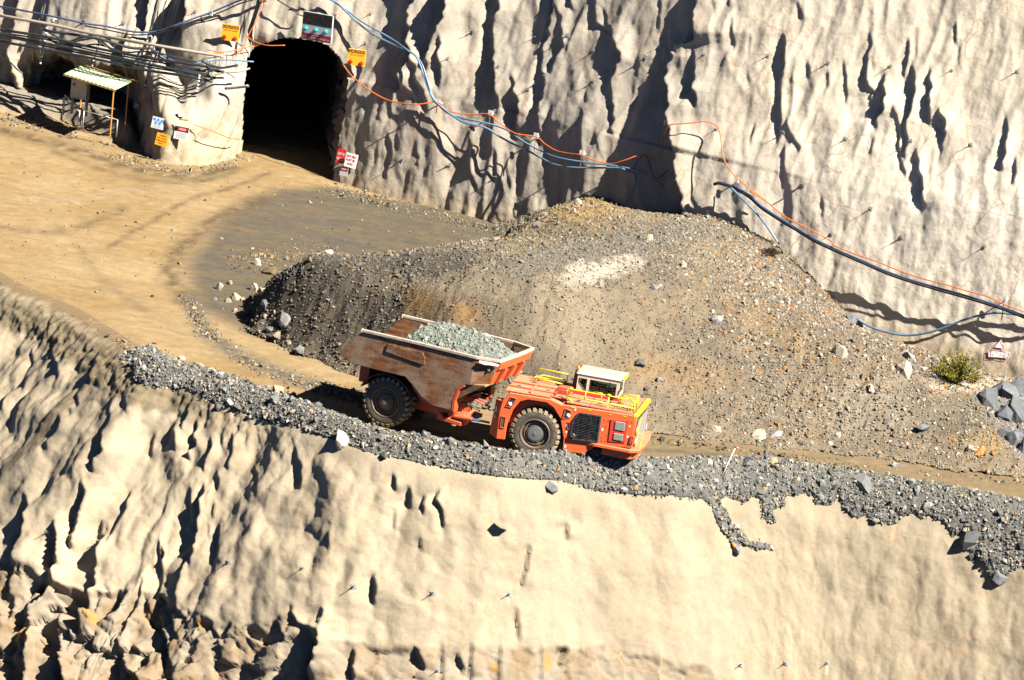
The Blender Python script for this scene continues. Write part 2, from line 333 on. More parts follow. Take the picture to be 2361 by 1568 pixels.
def wtest(a):
    X = np.c_[a, np.full(len(a), 4.0)]; x, y = proj(X); return (x > -90) & (x < 2450)
cl, ch, cs = arc_resample(low, high, 0.068, 0.7, wtest)
hs = np.r_[np.arange(-3.5, 20.5, 0.068), np.arange(20.5, 27, 0.6)]
NU, NV = len(cs), len(hs)
hh = hs[None, :]; lf = (1 - sst(-17.0, -14.2, cl[:, 0]))[:, None]; bl = lerp(sst(3.6, 6.4, hh), sst(2.3, 4.0, hh), lf)[..., None]
inn = np.array([0.5, 0.866])
tb = np.interp(hs, [-4, 5, 27], [-4 * 0.20, 5 * 0.20, 5 * 0.20 + 22 * 0.30])[None, :, None] * (1 + 0.35 * sst(4, 16, cl[:, 0]))[:, None, None]
B = np.zeros((NU, NV, 3)); B[..., :2] = lerp(cl[:, None, :], ch[:, None, :], bl) + inn * tb; B[..., 2] = hh
# the pipe ledge: rock stands proud above the shelter recess
n0 = grid_normals(B); n0 = -n0 if n0[NU // 2, NV // 2, 1] > 0 else n0
wx, wy = proj(B.reshape(-1, 3)); wx = wx.reshape(NU, NV); wy = wy.reshape(NU, NV)
ns = np.clip(n0 @ SUNV, 0.06, 0.6); ratio = ns / np.sqrt(1 - ns ** 2); depth = (B - CAM) @ FWD; mpp = depth / K / 0.84
S2, H2 = np.meshgrid(cs, hs, indexing='ij')
up = 1 - sst(1500, 1900, wx)                           # stronger flutes towards the portal
lowb = sst(380, 200, wx + wy * 0.0)
flut = (0.16 + 0.10 * up) * fbm(S2 / 2.0 + 0.5 * per(S2 / 3, H2 / 4, 40) - H2 * 0.04, H2 / 6.0, 1, 2) + (0.025 + 0.05 * up) * fbm(S2 / 0.8 + 0.4 * per(S2 / 1.2, H2 / 1.5, 42), H2 / 2.2, 5, 2)
s_ = 0
rib = 1 - np.abs(per(S2 / 1.25 + 0.7 * per(S2 / 2.5, H2 / 3.0, 44) - H2 * 0.05, H2 / 5.5, 43)); flut = flut + (0.03 + 0.09 * up * sst(950, 1100, wx) + 0.06 * sst(1500, 1700, wx)) * (rib ** 1.6 - 0.5)
lump = 0.075 * fbm(S2 / 0.95, H2 / 1.5, 9, 3) + 0.018 * fbm(S2 / 0.3, H2 / 0.34, 14, 3) + 0.006 * per(S2 / 0.11, H2 / 0.12, 15)
rel = 2.1 * relief(wx, wy, WALLF, ratio, mpp)
pil = sst(600, 520, wx) * sst(3.5, 2.5, H2)            # calmer portal pillar
rough_left = sst(330, 250, wx) * sst(100, 160, wy)     # raw broken rock round the shelter
brk = vor(S2 / 0.9 + 0.3 * per(S2, H2, 61), H2 / 1.1, 60)
dm = vor(S2 / 0.85 + 0.35 * per(S2 / 1.1, H2 / 1.4, 63), H2 / 2.3 + 0.3 * per(S2 / 1.3, H2 / 1.6, 64), 65); lump = lump + (0.05 + 0.05 * up) * (np.clip(1 - 1.25 * dm[0] ** 2, 0, 1) - 0.5)
calm = sst(1700, 2000, wx) * sst(330, 560, wy); flut = flut * (1 - 0.55 * calm)
disp = flut * (1 - 0.55 * pil) + lump * (1 + 1.3 * pil) + rel + rough_left * (0.5 * (brk[2] - 0.5) + 0.25 * fbm(S2 / 0.6, H2 / 0.7, 62, 3))
WALL = B + n0 * disp[..., None]
FW = grid_faces(NU, NV)
bvh_wall = BVHTree.FromPolygons([tuple(v) for v in WALL[::2, ::2].reshape(-1, 3)], [tuple(f) for f in grid_faces(len(cs[::2]), len(hs[::2]))])
CV = Vector(CAM)
def hitw(D, off=0.0):
    """point on the back wall seen at D, moved off the wall by off metres towards the viewer's side; and the smoothed wall normal"""
    d = Vector(ray([D])[0]).normalized(); h = bvh_wall.ray_cast(CV, d)
    p = h[0] if h[0] is not None else Vector(gnd([D])[0])
    n = Vector((-0.42, -0.87, 0.26)).normalized()
    return p - d * (off / max(0.3, -(d @ n))), n
PORTAL = [(556, 352), (560, 250), (565, 180), (570, 132), (580, 113), (600, 100), (640, 88), (690, 84), (730, 91), (760, 104), (785, 130), (800, 160), (806, 190), (801, 230), (795, 270), (786, 310), (780, 350), (772, 395), (769, 425), (768, 480), (556, 420)]
PORTAL = [(x * 1.0, y * 1.0) for x, y in PORTAL]
def inpoly(px, py, poly):
    r = np.zeros(px.shape, bool); n = len(poly)
    for i in range(n):
        x1, y1 = poly[i]; x2, y2 = poly[(i + 1) % n]
        if y1 == y2: continue
        c = ((y1 > py) != (y2 > py)) & (px < (x2 - x1) * (py - y1) / (y2 - y1) + x1); r ^= c
    return r
wvx, wvy = proj(WALL.reshape(-1, 3))
jit = 3.0 * per(wvx / 7, wvy / 7, 71)
hole = inpoly(wvx + jit, wvy + jit, PORTAL)
rim = [hitw(p)[0] for p in catmull(PORTAL + PORTAL[:1], 90)[:-1]]
keep = ~hole[FW].all(1)
# albedo
wc = np.zeros((NU, NV, 3)); g1 = fbm(S2 / 3.0, H2 / 5.0, 21, 4); g2 = fbm(S2 / 0.8, H2 / 3.5, 25, 4); g3 = fbm(S2 / 0.45, H2 / 6.0, 29, 3)
cream = np.array([0.50, 0.42, 0.315]); grey = np.array([0.385, 0.345, 0.285]); rust = np.array([0.46, 0.29, 0.14])
kg = np.clip(0.25 + 1.0 * g1 + 0.5 * up, 0, 1)[..., None]
wc = lerp(cream, grey, kg) * (1 + 0.16 * g2[..., None])
wc = wc * (1 + 0.16 * (1 - up))[..., None]
wc = lerp(wc, rust, np.clip((g3 - 0.42) * 2.2, 0, 0.5)[..., None])
wc = lerp(wc, np.array([0.42, 0.35, 0.24]), (pil * 0.7)[..., None])
wc = lerp(wc, np.array([0.30, 0.25, 0.18]), (rough_left * np.clip(0.35 + g2, 0, 1))[..., None])
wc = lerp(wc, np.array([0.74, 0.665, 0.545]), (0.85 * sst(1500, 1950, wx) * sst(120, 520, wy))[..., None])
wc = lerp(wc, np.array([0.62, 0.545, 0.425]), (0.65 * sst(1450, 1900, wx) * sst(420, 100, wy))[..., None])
def seep(c, X, Y, D, h, w, colr, a):
    m = (np.abs(X - D[0]) < 14) & (Y > D[1] - 4) & (Y < D[1] + h + 6)
    if not m.any(): return
    y = Y[m] - D[1]; x = X[m] - D[0] + 0.12 * y + 2.0 * per(y / 9.0, np.full(y.shape, D[0]), 7); f = np.exp(-(x / (w * (1 - 0.5 * y / h))) ** 2) * sst(-2, 3, y) * (1 - sst(h * 0.5, h, y)) * a; c[m] = lerp(c[m], np.array(colr), f[..., None])
for i, D in enumerate(UPPER_BOLTS):
    if i % 3 != 2: seep(wc, wx, wy, D, 26 + 9 * (i % 4), 3.2, (0.62, 0.56, 0.46) if i % 2 else (0.40, 0.27, 0.15), 0.75)
foot = sst(1.2, 0.0, H2 - g0(B[..., 0]) + 0.5 * g2); wc = lerp(wc, np.array([0.42, 0.33, 0.21]), (foot * 0.7)[..., None])
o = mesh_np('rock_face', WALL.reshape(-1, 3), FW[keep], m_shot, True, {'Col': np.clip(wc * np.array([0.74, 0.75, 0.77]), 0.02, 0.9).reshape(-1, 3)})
tag(o, 'tall fluted sprayed rock face behind the haul road with the tunnel portal', 'rock face', kind='structure')
# tunnel bored behind the portal
ring = np.array([tuple(v) for v in rim]); cen = ring.mean(0); nseg = 26; TV = []
axis = np.array([-0.10, 0.99, -0.10])
for k in range(nseg):
    sc_ = 1.0 if k == 0 else 1.03 + 0.03 * math.sin(k * 1.7)
    r_ = cen + (ring - cen) * sc_ + axis * (k * 1.1 + (0.02 if k == 0 else 0.0))
    r_ = r_ + (0 if k < 2 else 0.12) * RNG.normal(size=r_.shape); TV.append(r_)
TV = np.concatenate(TV + [np.repeat((cen + axis * nseg * 1.1)[None], len(ring), 0)])
nr = len(ring); TF = np.array([[k * nr + j, k * nr + (j + 1) % nr, (k + 1) * nr + (j + 1) % nr, (k + 1) * nr + j] for k in range(nseg) for j in range(nr)])
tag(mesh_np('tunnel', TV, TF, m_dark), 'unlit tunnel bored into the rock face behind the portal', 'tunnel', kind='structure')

# ------------------------------------------------------------------ crest of the lower bench
CRPX = [(0, 655), (80, 690), (150, 722), (250, 785), (350, 846), (434, 864), (505, 890), (618, 928), (700, 963), (830, 1010), (900, 1028), (1080, 1063), (1200, 1078), (1400, 1085), (1550, 1096), (1700, 1091), (1900, 1107), (2100, 1139), (2361, 1190)]
cr = [G2(*p) for p in CRPX]
for k in range(3): cr.insert(0, cr[0] + np.array([-3.2, 5.2]))
for k in range(3): cr.append(cr[-1] + np.array([7.0, -2.6]))
cr = np.array(cr)
def ctest(a):
    x, y = proj(np.c_[a, np.full(len(a), -2.0)]); return (x > -500) & (x < 2480)
cc, _, ccs = arc_resample(cr, cr, 0.07, 0.6, ctest)
tg = np.gradient(cc, axis=0); tg /= np.linalg.norm(tg, axis=1, keepdims=True)
for _ in range(60): tg[1:-1] = 0.25 * tg[:-2] + 0.5 * tg[1:-1] + 0.25 * tg[2:]
ker = np.ones(90) / 90.0; tg = np.stack([np.convolve(np.pad(tg[:, k], 45, 'edge'), ker, 'same')[45:-45] for k in range(2)], 1)[:len(cc)]
tg /= np.linalg.norm(tg, axis=1, keepdims=True)
outw = np.stack([tg[:, 1], -tg[:, 0]], 1)              # away from the road, towards the viewer
crx, _ = proj(np.c_[cc, g0(cc[:, 0])])
beta = np.interp(crx, [-300, 0, 250, 500, 800, 1100, 1500, 2000, 2361], [42, 44, 48, 55, 62, 67, 69, 68, 66])
sv = np.r_[np.arange(-0.9, 17.5, 0.07), np.arange(17.5, 23, 0.6)]   # distance down the face
t_ = np.clip(sv[None, :] + 0.9, 0, None); bb = np.radians(beta)[:, None]
# rounded shoulder: angle grows from 0 to beta over ~2 m
turn = sst(0.0, 1.9, t_); ang = bb * turn; ds = np.diff(t_, axis=1, prepend=0)
run = np.cumsum(np.cos(ang) * ds, 1) - 0.9; drop = np.cumsum(np.sin(ang) * ds, 1)
CB = np.zeros((len(cc), len(sv), 3)); CB[..., :2] = cc[:, None, :] + outw[:, None, :] * run[..., None]
CB[..., 2] = g0(cc[:, 0])[:, None] - drop + 0.01
cn = grid_normals(CB); cn = -cn if cn[len(cc) // 2, 150, 1] > 0 else cn
cx, cy = proj(CB.reshape(-1, 3)); cx = cx.reshape(CB.shape[:2]); cy = cy.reshape(CB.shape[:2])
ns = np.clip(cn @ SUNV, 0.08, 0.75); ratio = ns / np.sqrt(1 - ns ** 2); mpp = ((CB - CAM) @ FWD) / K / 0.88
CS, CH = np.meshgrid(ccs, sv, indexing='ij')
body = sst(0.4, 1.6, CH)
d1 = vor(CS / 0.95 + 0.35 * per(CS / 1.0, CH / 1.0, 92), CH / 1.9 + 0.3 * per(CS / 1.2, CH / 1.2, 93), 94); d2 = vor(CS / 0.45 + 0.3 * per(CS / 0.5, CH / 0.5, 95), CH / 0.85, 96)
lft = 1 - sst(700, 1300, cx)
rawl = np.interp(cx, [0, 100, 200, 330, 420, 500, 600, 660, 720, 900, 1150, 1400, 1600, 1700, 1900], [1290, 1330, 1375, 1360, 1400, 1440, 1450, 1405, 1475, 1492, 1497, 1492, 1535, 1575, 1620])
raw = sst(-8, 10, cy - rawl + 16 * fbm(cx / 40, cy / 40, 80, 3))
CREL = 1.8 * relief(cx, cy, CLIFFF, ratio, mpp)
flow = (0.07 + 0.20 * lft) * fbm(CS / 1.6, CH / 3.6, 31, 2) + (0.015 + 0.05 * lft) * fbm(CS / 0.75 + 0.4 * per(CS / 1.1, CH / 1.1, 34), CH / 1.6, 35, 2)
sag = 0.20 * fbm(CS / 3.2, CH / 3.2, 36, 3) + 0.085 * fbm(CS / 1.0, CH / 1.2, 37, 3) + 0.026 * fbm(CS / 0.34, CH / 0.42, 38, 4) + 0.007 * per(CS / 0.12, CH / 0.13, 39)
v1 = vor(CS / 0.95 + 0.35 * per(CS / 0.8, CH / 0.8, 82), CH / 1.25 + 0.2 * per(CS, CH, 83), 84); v2 = vor(CS / 0.36, CH / 0.5 + 0.3 * per(CS / 0.5, CH / 0.5, 85), 86)
big = sst(900, 300, cx)
rawd = (0.16 + 0.5 * big) * (v1[2] - 0.62) + (0.07 + 0.10 * big) * (v2[2] - 0.5) - (0.05 + 0.08 * big) * np.exp(-(v1[1] - v1[0]) * 14) + 0.05 * fbm(CS / 0.25, CH / 0.25, 87, 3) - 0.10 * (0.35 + 0.65 * big)
soil = sst(0.9, 0.0, np.abs(CH - 0.9) / 1.6) * sst(760, 500, cx)
drel = CREL * body + body * (flow + sag + (0.085 + 0.10 * lft) * (np.clip(1 - 1.25 * d1[0] ** 2, 0, 1) - 0.5) + (0.006 + 0.05 * lft) * (np.clip(1 - 1.25 * d2[0] ** 2, 0, 1) - 0.5)) + raw * rawd + soil * 0.16 * fbm(CS / 0.35, CH / 0.4, 90, 4)
cn2 = cn.copy()
CLF = CB + cn2 * drel[..., None]
cg1 = fbm(CS / 4, CH / 4, 41, 4); cg2 = fbm(CS / 0.8, CH / 2.4, 45, 4); cg3 = fbm(CS / 0.4, CH / 5.0, 47, 3)
cc_ = lerp(np.array([0.42, 0.345, 0.235]), np.array([0.345, 0.285, 0.20]), np.clip(0.2 + 1.1 * cg1 + 0.1 * lft, 0, 1)[..., None]) * (1 + 0.12 * lft[..., None]) * (1 + 0.10 * cg2[..., None] + 0.16 * fbm(CS / 0.7 + 0.3 * per(CS, CH, 73), CH / 6.0, 74, 3)[..., None] + 0.10 * cg1[..., None])
cc_ = lerp(cc_, np.array([0.50, 0.30, 0.13]), np.clip((cg3 - 0.45) * 1.6, 0, 0.35)[..., None])
rk = lerp(np.array([0.33, 0.275, 0.20]), np.array([0.28, 0.20, 0.115]), np.clip(0.3 + cg2 * 1.5, 0, 1)[..., None]); rk = lerp(rk, np.array([0.48, 0.24, 0.06]), (sst(0.35, 0.5, fbm(CS / 1.1, CH / 1.6, 48, 3)) * 0.8)[..., None])
cc_ = lerp(cc_, rk, raw[..., None])
for i, D in enumerate(LOWER_BOLTS): seep(cc_, cx, cy, D, 34 + 7 * (i % 3), 3.4, (0.60, 0.52, 0.40) if i % 2 else (0.48, 0.33, 0.18), 0.8)
# brown soil slipped from the road edge on the left, and its streak down the gully
so = sst(0.15, 0.55, soil + 0.6 * cg2 - 0.15) * sst(620, 420, cx)
sx = np.interp(cy, [780, 900, 960, 1040, 1100, 1250], [290, 190, 130, 60, 0, -120]); st = np.exp(-((cx - sx) / (18 + 8 * cg2)) ** 2) * sst(760, 800, cy)
lip = sst(1.25, 0.55, CH + 0.9 + 0.5 * cg2) * sst(700, 500, cx); cc_ = lerp(cc_, np.array([0.215, 0.155, 0.085]), lip[..., None])
cc_ = lerp(cc_, np.array([0.19, 0.148, 0.088]), np.clip(so * 0.85 + st * 0.8, 0, 0.9)[..., None])
o = mesh_np('cliff', CLF.reshape(-1, 3), grid_faces(*CB.shape[:2]), m_shot, True, {'Col': np.clip(cc_ * np.array([0.66, 0.67, 0.69]) * (1 - 0.12 * sst(900, 1500, cx))[..., None], 0.02, 0.9).reshape(-1, 3)})
tag(o, 'cream sprayed cliff dropping below the haul road in the foreground', 'cliff', kind='structure')
bvh_cliff = BVHTree.FromPolygons([tuple(v) for v in CLF[::2, ::2].reshape(-1, 3)], [tuple(f) for f in grid_faces(len(ccs[::2]), len(sv[::2]))])
def hitc(D):
    d = Vector(ray([D])[0]).normalized(); h = bvh_cliff.ray_cast(CV, d); return (h[0] if h[0] else Vector(gnd([D])[0])), (h[1] if h[1] else Vector((0, -1, 0)))

def dep(x, y): return 0.95 * sst(7, 18, x) * sst(-6, 3, y)      # the floor dips towards the rock face on the right
# ------------------------------------------------------------------ pit floor and haul road, one sheet
gx = np.r_[np.arange(-60, -30, 1.0), np.arange(-30, 30, 0.16), np.arange(30, 61, 1.0)]; gy = np.r_[np.arange(-34, 44, 0.16), np.arange(44, 70, 1.0)]
GX, GY = np.meshgrid(gx, gy, indexing='ij')
gpx, gpy = proj(np.c_[GX.ravel(), GY.ravel(), g0(GX).ravel()]); gpx = gpx.reshape(GX.shape); gpy = gpy.reshape(GX.shape)
cyl = np.interp(GX, cc[:, 0], cc[:, 1])
edge = GY - cyl
gd = 0.10 * fbm(GX / 6, GY / 6, 51, 3) + 0.035 * fbm(GX / 1.1, GY / 1.1, 52, 4)
rut = np.sin((GX * 0.34 + GY * 0.94 + 1.2 * per(GX / 8, GY / 8, 53)) * 3.2)
gd += 0.03 * rut * sst(0.0, 0.4, fbm(GX / 5, GY / 3, 54, 2) + 0.2)
lb = np.interp(gpx, [-50, 0, 150, 300], [238, 250, 274, 338]); tz_ = sst(326, 290, gpx)
gd += (0.85 * sst(5, -9, gpy - lb) + 0.16 * fbm(GX / 0.6, GY / 0.6, 59, 4) * np.exp(-((gpy - lb) / 20) ** 2)) * tz_      # raised ledge of tipped rock under the shelter
gd += 0.30 * np.exp(-((edge - 1.0) / 0.7) ** 2) * sst(330, 120, gpx)            # little windrow at the left edge
GZ = g0(GX) + gd
cosl = np.interp(GX, cc[:, 0], np.abs(tg[:, 0])); edge = edge * cosl
GZ = lerp(g0(GX) - 0.02, GZ, sst(0.5, 2.2, edge)) - dep(GX, GY)
keepg = (edge > 0.45).ravel()
# albedo: pale tan wheel-packed road, grey wet apron by the pile, darker old tracks
tan = np.array([0.285, 0.209, 0.112]); tan2 = np.array([0.24, 0.164, 0.076]); gry = np.array([0.088, 0.077, 0.059]); dk = np.array([0.09, 0.066, 0.037])
gn = fbm(GX / 5, GY / 5, 55, 4); gn2 = fbm(GX / 0.5 + 3, GY / 0.5, 56, 4)
col = lerp(tan, tan2, np.clip(0.5 + 1.3 * gn, 0, 1)[..., None])
apron = inpoly(gpx + 20 * gn2, gpy + 12 * gn, [(440, 700), (430, 610), (490, 520), (560, 470), (640, 440), (760, 428), (900, 455), (1250, 540), (1300, 700), (900, 760), (640, 790), (560, 760)])
ker = np.ones(9) / 9
def blur(a, n=9):
    k = np.ones(n) / n
    a = np.apply_along_axis(lambda v: np.convolve(v, k, 'same'), 0, a); return np.apply_along_axis(lambda v: np.convolve(v, k, 'same'), 1, a)
ap = blur(apron.astype(float), 7); col = lerp(col, lerp(gry, np.array([0.112, 0.088, 0.056]), np.clip(0.5 + 1.5 * fbm(GX / 3, GY / 1.3, 57, 3), 0, 1)[..., None]), ap[..., None])
def track(pts, wpx, c, a):
    global col
    p = catmull(pts, 120); d = np.full(gpx.shape, 1e9)
    for q, q2 in zip(p[:-1], p[1:]):
        m = (np.abs(gpx - q[0]) < 60) & (np.abs(gpy - q[1]) < 60)
        if m.any(): d[m] = np.minimum(d[m], np.hypot(gpx[m] - q[0], (gpy[m] - q[1]) * 1.6))
    f = np.exp(-(d / wpx) ** 2) * min(1.0, a * 1.35) * np.clip(0.75 + 1.2 * fbm(gpx / 30, gpy / 12, int(wpx * 7), 3), 0, 1); col = lerp(col, np.array(c), f[..., None])
track([(0, 300), (150, 340), (300, 385), (430, 405), (540, 385)], 16, dk, 0.7)
track([(120, 350), (300, 410), (440, 420), (560, 392)], 9, dk, 0.5)
track([(250, 570), (340, 515), (430, 465), (540, 430), (620, 400)], 8, dk, 0.55)
track([(0, 525), (100, 535), (200, 520), (280, 480)], 14, dk, 0.45)
track([(420, 690), (390, 620), (430, 560), (500, 505), (600, 460)], 22, dk, 0.7)
track([(0, 470), (150, 460), (300, 440), (450, 430)], 10, np.array([0.255, 0.20, 0.13]), 0.5)
track([(60, 640), (250, 660), (420, 760), (640, 850), (760, 900)], 26, np.array([0.25, 0.185, 0.10]), 0.7)
track([(180, 560), (230, 640), (340, 720)], 12, dk, 0.25)
track([(440, 700), (480, 770), (560, 830), (700, 880), (830, 915)], 10, dk, 0.5)
track([(438, 690), (468, 755), (540, 815), (640, 862), (740, 897), (850, 930)], 24, np.array([0.095, 0.088, 0.072]), 0.9)
track([(1460, 1032), (1650, 1048), (1900, 1085), (2361, 1150)], 9, np.array([0.075, 0.06, 0.04]), 0.75)
track([(1470, 1012), (1700, 1033), (1950, 1062), (2361, 1120)], 6, np.array([0.19, 0.155, 0.10]), 0.6)
bk = sst(8, -2, gpy - lb + 6 * gn2) * sst(332, 290, gpx); col = lerp(col, np.array([0.21, 0.19, 0.16]), (bk * 0.9)[..., None])
right = sst(900, 1400, gpx)[..., None]; col = lerp(col, np.array([0.13, 0.103, 0.066]), right * 0.6)
gs = fbm((GX * 0.93 - GY * 0.37) / 4.0, (GX * 0.37 + GY * 0.93) / 0.5, 58, 4)
col = col * (1 + 0.22 * gn2[..., None] + 0.13 * gs[..., None])
ii = -np.ones(GX.size, int); FG = grid_faces(*GX.shape); FG = FG[keepg[FG].any(1)]
o = mesh_np('ground', np.c_[GX.ravel(), GY.ravel(), GZ.ravel()], FG, m_dirt, True, {'Col': np.clip(col * 0.80, 0.02, 0.9).reshape(-1, 3)})
tag(o, 'packed tan haul road and pit floor', 'ground', kind='structure')
# ------------------------------------------------------------------ loose stones
def stone_protos(n, seed, flat=0.75, jag=0.28):
    ph = (1 + 5 ** 0.5) / 2
    v = np.array([(-1, ph, 0), (1, ph, 0), (-1, -ph, 0), (1, -ph, 0), (0, -1, ph), (0, 1, ph), (0, -1, -ph), (0, 1, -ph), (ph, 0, -1), (ph, 0, 1), (-ph, 0, -1), (-ph, 0, 1)]) / 1.902
    f = np.array([(0, 11, 5), (0, 5, 1), (0, 1, 7), (0, 7, 10), (0, 10, 11), (1, 5, 9), (5, 11, 4), (11, 10, 2), (10, 7, 6), (7, 1, 8), (3, 9, 4), (3, 4, 2), (3, 2, 6), (3, 6, 8), (3, 8, 9), (4, 9, 5), (2, 4, 11), (6, 2, 10), (8, 6, 7), (9, 8, 1)])
    rg = np.random.default_rng(seed); out = []
    for _ in range(n):
        w = v * (1 + jag * rg.normal(size=(12, 1))); q = w.copy()
        for _k in range(2):                            # cut flats so that it looks broken, not rolled
            d = rg.normal(size=3); d /= np.linalg.norm(d); h = q @ d; lim = 0.45 * h.max(); q = q - np.clip(h - lim, 0, None)[:, None] * d
        out.append(q * np.array([1.0, 0.8, flat]))
    return np.array(out), f
PROTO, PF = stone_protos(14, 3)
def rotm(n, rg):
    q = rg.normal(size=(n, 4)); q /= np.linalg.norm(q, axis=1, keepdims=True); w, x, y, z = q.T
    return np.stack([np.stack([1 - 2 * (y * y + z * z), 2 * (x * y - z * w), 2 * (x * z + y * w)], -1), np.stack([2 * (x * y + z * w), 1 - 2 * (x * x + z * z), 2 * (y * z - x * w)], -1), np.stack([2 * (x * z - y * w), 2 * (y * z + x * w), 1 - 2 * (x * x + y * y)], -1)], 1)
def scatter(P, size, colour, rg):
    """one broken stone per point: vertices, triangles, per-vertex albedo"""
    n = len(P); pv = PROTO[rg.integers(0, len(PROTO), n)] * size[:, None, None]
    V = np.einsum('nij,nkj->nki', rotm(n, rg), pv) + P[:, None, :]
    F = PF[None] + (np.arange(n) * 12)[:, None, None]
    return V.reshape(-1, 3), F.reshape(-1, 3), np.repeat(colour, 12, 0)
def tris(F4): return np.concatenate([F4[:, [0, 1, 2]], F4[:, [0, 2, 3]]])
def tps(P, h, Q, lam=0.02):
    def U(r2): return 0.5 * r2 * np.log(r2 + 1e-9)
    n = len(P); d = ((P[:, None] - P[None]) ** 2).sum(-1); A = np.zeros((n + 3, n + 3)); A[:n, :n] = U(d) + lam * np.eye(n)
    A[:n, n] = 1; A[:n, n + 1:] = P; A[n, :n] = 1; A[n + 1:, :n] = P.T
    w = np.linalg.solve(A, np.r_[h, 0, 0, 0]); out = np.zeros(len(Q))
    for k in range(0, len(Q), 20000):
        q = Q[k:k + 20000]; out[k:k + 20000] = U(((q[:, None] - P[None]) ** 2).sum(-1)) @ w[:n] + w[n] + q @ w[n + 1:]
    return out

# ------------------------------------------------------------------ big dumped heap between the road and the rock face
ctl = []
def c_h(x, y, h): p = gnd([(x, y)], h)[0]; ctl.append((p[0], p[1], h)); return p
for x, y in [(1150, 514), (1230, 500), (1300, 470), (1370, 452), (1450, 480), (1560, 491), (1650, 503), (1720, 530), (1800, 570), (1880, 645), (1950, 725), (2010, 772), (2100, 855), (2180, 882), (2250, 887), (2361, 870), (2480, 880)]:
    p = hitw((x, y))[0]; h = p[2] - g0(p[0]) + dep(p[0], p[1]); ctl.append((p[0], p[1], h)); ctl.append((p[0] + 0.9, p[1] + 1.6, h + 0.05))
for x, y, h in [(640, 632, 1.6), (690, 598, 3.0), (740, 618, 3.0), (850, 640, 3.1), (950, 650, 3.4), (1050, 655, 3.8), (1150, 660, 4.0), (1250, 660, 4.2), (1350, 645, 4.4), (1480, 650, 4.3), (1600, 690, 3.9), (1750, 750, 3.3), (1900, 835, 2.6), (2050, 915, 1.9), (2200, 945, 1.6), (2361, 950, 1.6), (2480, 960, 1.6),
                (760, 606, 2.8), (850, 602, 2.6), (950, 588, 2.6), (1080, 572, 2.7), (1180, 530, 2.0), (1250, 560, 3.3), (1400, 540, 3.8), (1550, 570, 3.7), (1700, 620, 3.3), (650, 710, 1.2), (760, 730, 1.5), (900, 770, 1.7), (1050, 800, 1.9), (1250, 810, 2.2), (1420, 810, 2.3), (1600, 860, 1.8), (1800, 925, 1.2), (2000, 985, 0.8), (2250, 1020, 0.9)]:
    c_h(x, y, h)
for x, y in [(585, 690), (580, 740), (640, 795), (720, 833), (840, 880), (1000, 920), (1150, 950), (1300, 972), (1450, 996), (1560, 1006), (1623, 1017), (1750, 1029), (1877, 1044), (2004, 1057), (2131, 1075), (2258, 1093), (2361, 1101), (2480, 1115)]:
    p = c_h(x, y, 0.0); ctl.append((p[0] - 0.6, p[1] - 1.6, -0.45))
for x, y, dx, dy in [(690, 598, -0.3, 4.6), (850, 600, 0.5, 4.6), (950, 588, 0.5, 4.5), (1080, 572, 0.5, 4.5), (640, 640, -1.2, 3.6), (1150, 540, 0.2, 2.5)]:
    p = gnd([(x, y)], 2.0)[0]; ctl.append((p[0] + dx, p[1] + dy, -0.1)); ctl.append((p[0] + dx * 1.5, p[1] + dy + 2.0, -0.5))
ctl = np.array(ctl)
px_ = np.arange(-13.5, 27, 0.11); py_ = np.arange(-16.5, 26, 0.11); PX, PY = np.meshgrid(px_, py_, indexing='ij')
PH = tps(ctl[:, :2], ctl[:, 2], np.c_[PX.ravel(), PY.ravel()]).reshape(PX.shape)
grad = np.gradient(PH, 0.11); steep = np.clip(np.hypot(*grad), 0, 1.2)
fall = PX * 0.93 - PY * 0.37                           # rills run down towards the road
PH = PH + (0.10 + 0.16 * steep) * fbm(PX / 1.6, PY / 1.6, 101, 4) + 0.17 * steep * fbm(fall / 0.6 + 0.5 * per(PX / 0.7, PY / 0.7, 106) + 0.4 * per(PX, PY, 104), (PY * 0.93 + PX * 0.37) / 3.0, 103, 3) + 0.07 * fbm(PX / 0.4, PY / 0.4, 105, 3) + 0.10 * steep * fbm(PX / 0.9, PY / 0.9, 111, 3)
PH = np.where(PH < 0, PH * 0.6 - 0.05, PH)
qx, qy = proj(np.c_[PX.ravel(), PY.ravel(), (g0(PX) - dep(PX, PY) + PH).ravel()]); qx = qx.reshape(PX.shape); qy = qy.reshape(PX.shape)
# heap colours, the left bank's shade painted in: tan-grey fines, ochre cap, white spill, grey chips, brown bank
pn = fbm(PX / 2.2, PY / 2.2, 107, 4); pn2 = fbm(PX / 0.5, PY / 0.5, 108, 4); pn3 = fbm(fall / 0.7, (PY * 0.93 + PX * 0.37) / 4.0, 109, 3)
hc = lerp(np.array([0.195, 0.155, 0.105]), np.array([0.145, 0.12, 0.088]), np.clip(0.5 + 1.4 * pn, 0, 1)[..., None])
def patch(poly, c, a, soft=9, jx=22):
    global hc
    m = blur(inpoly(qx + jx * pn2 + 12 * pn, qy + jx * 0.6 * pn2 + 12 * pn3, poly).astype(float), soft); hc = lerp(hc, np.array(c), (m * a)[..., None])
patch([(1150, 540), (1250, 480), (1370, 445), (1450, 470), (1560, 490), (1520, 560), (1350, 600), (1150, 590)], (0.19, 0.15, 0.09), 0.7)
patch([(1240, 500), (1300, 465), (1370, 450), (1425, 460), (1450, 488), (1380, 505), (1280, 515)], (0.29, 0.19, 0.075), 0.75)
patch([(1180, 590), (1450, 520), (1600, 510), (1700, 530), (1560, 580), (1420, 620), (1150, 640)], (0.135, 0.125, 0.105), 0.8)
patch([(600, 610), (690, 590), (1000, 580), (1130, 590), (1050, 640), (900, 640), (700, 700), (600, 720)], (0.066, 0.062, 0.051), 0.85)  # grey crown, with the shade of the left nose painted in
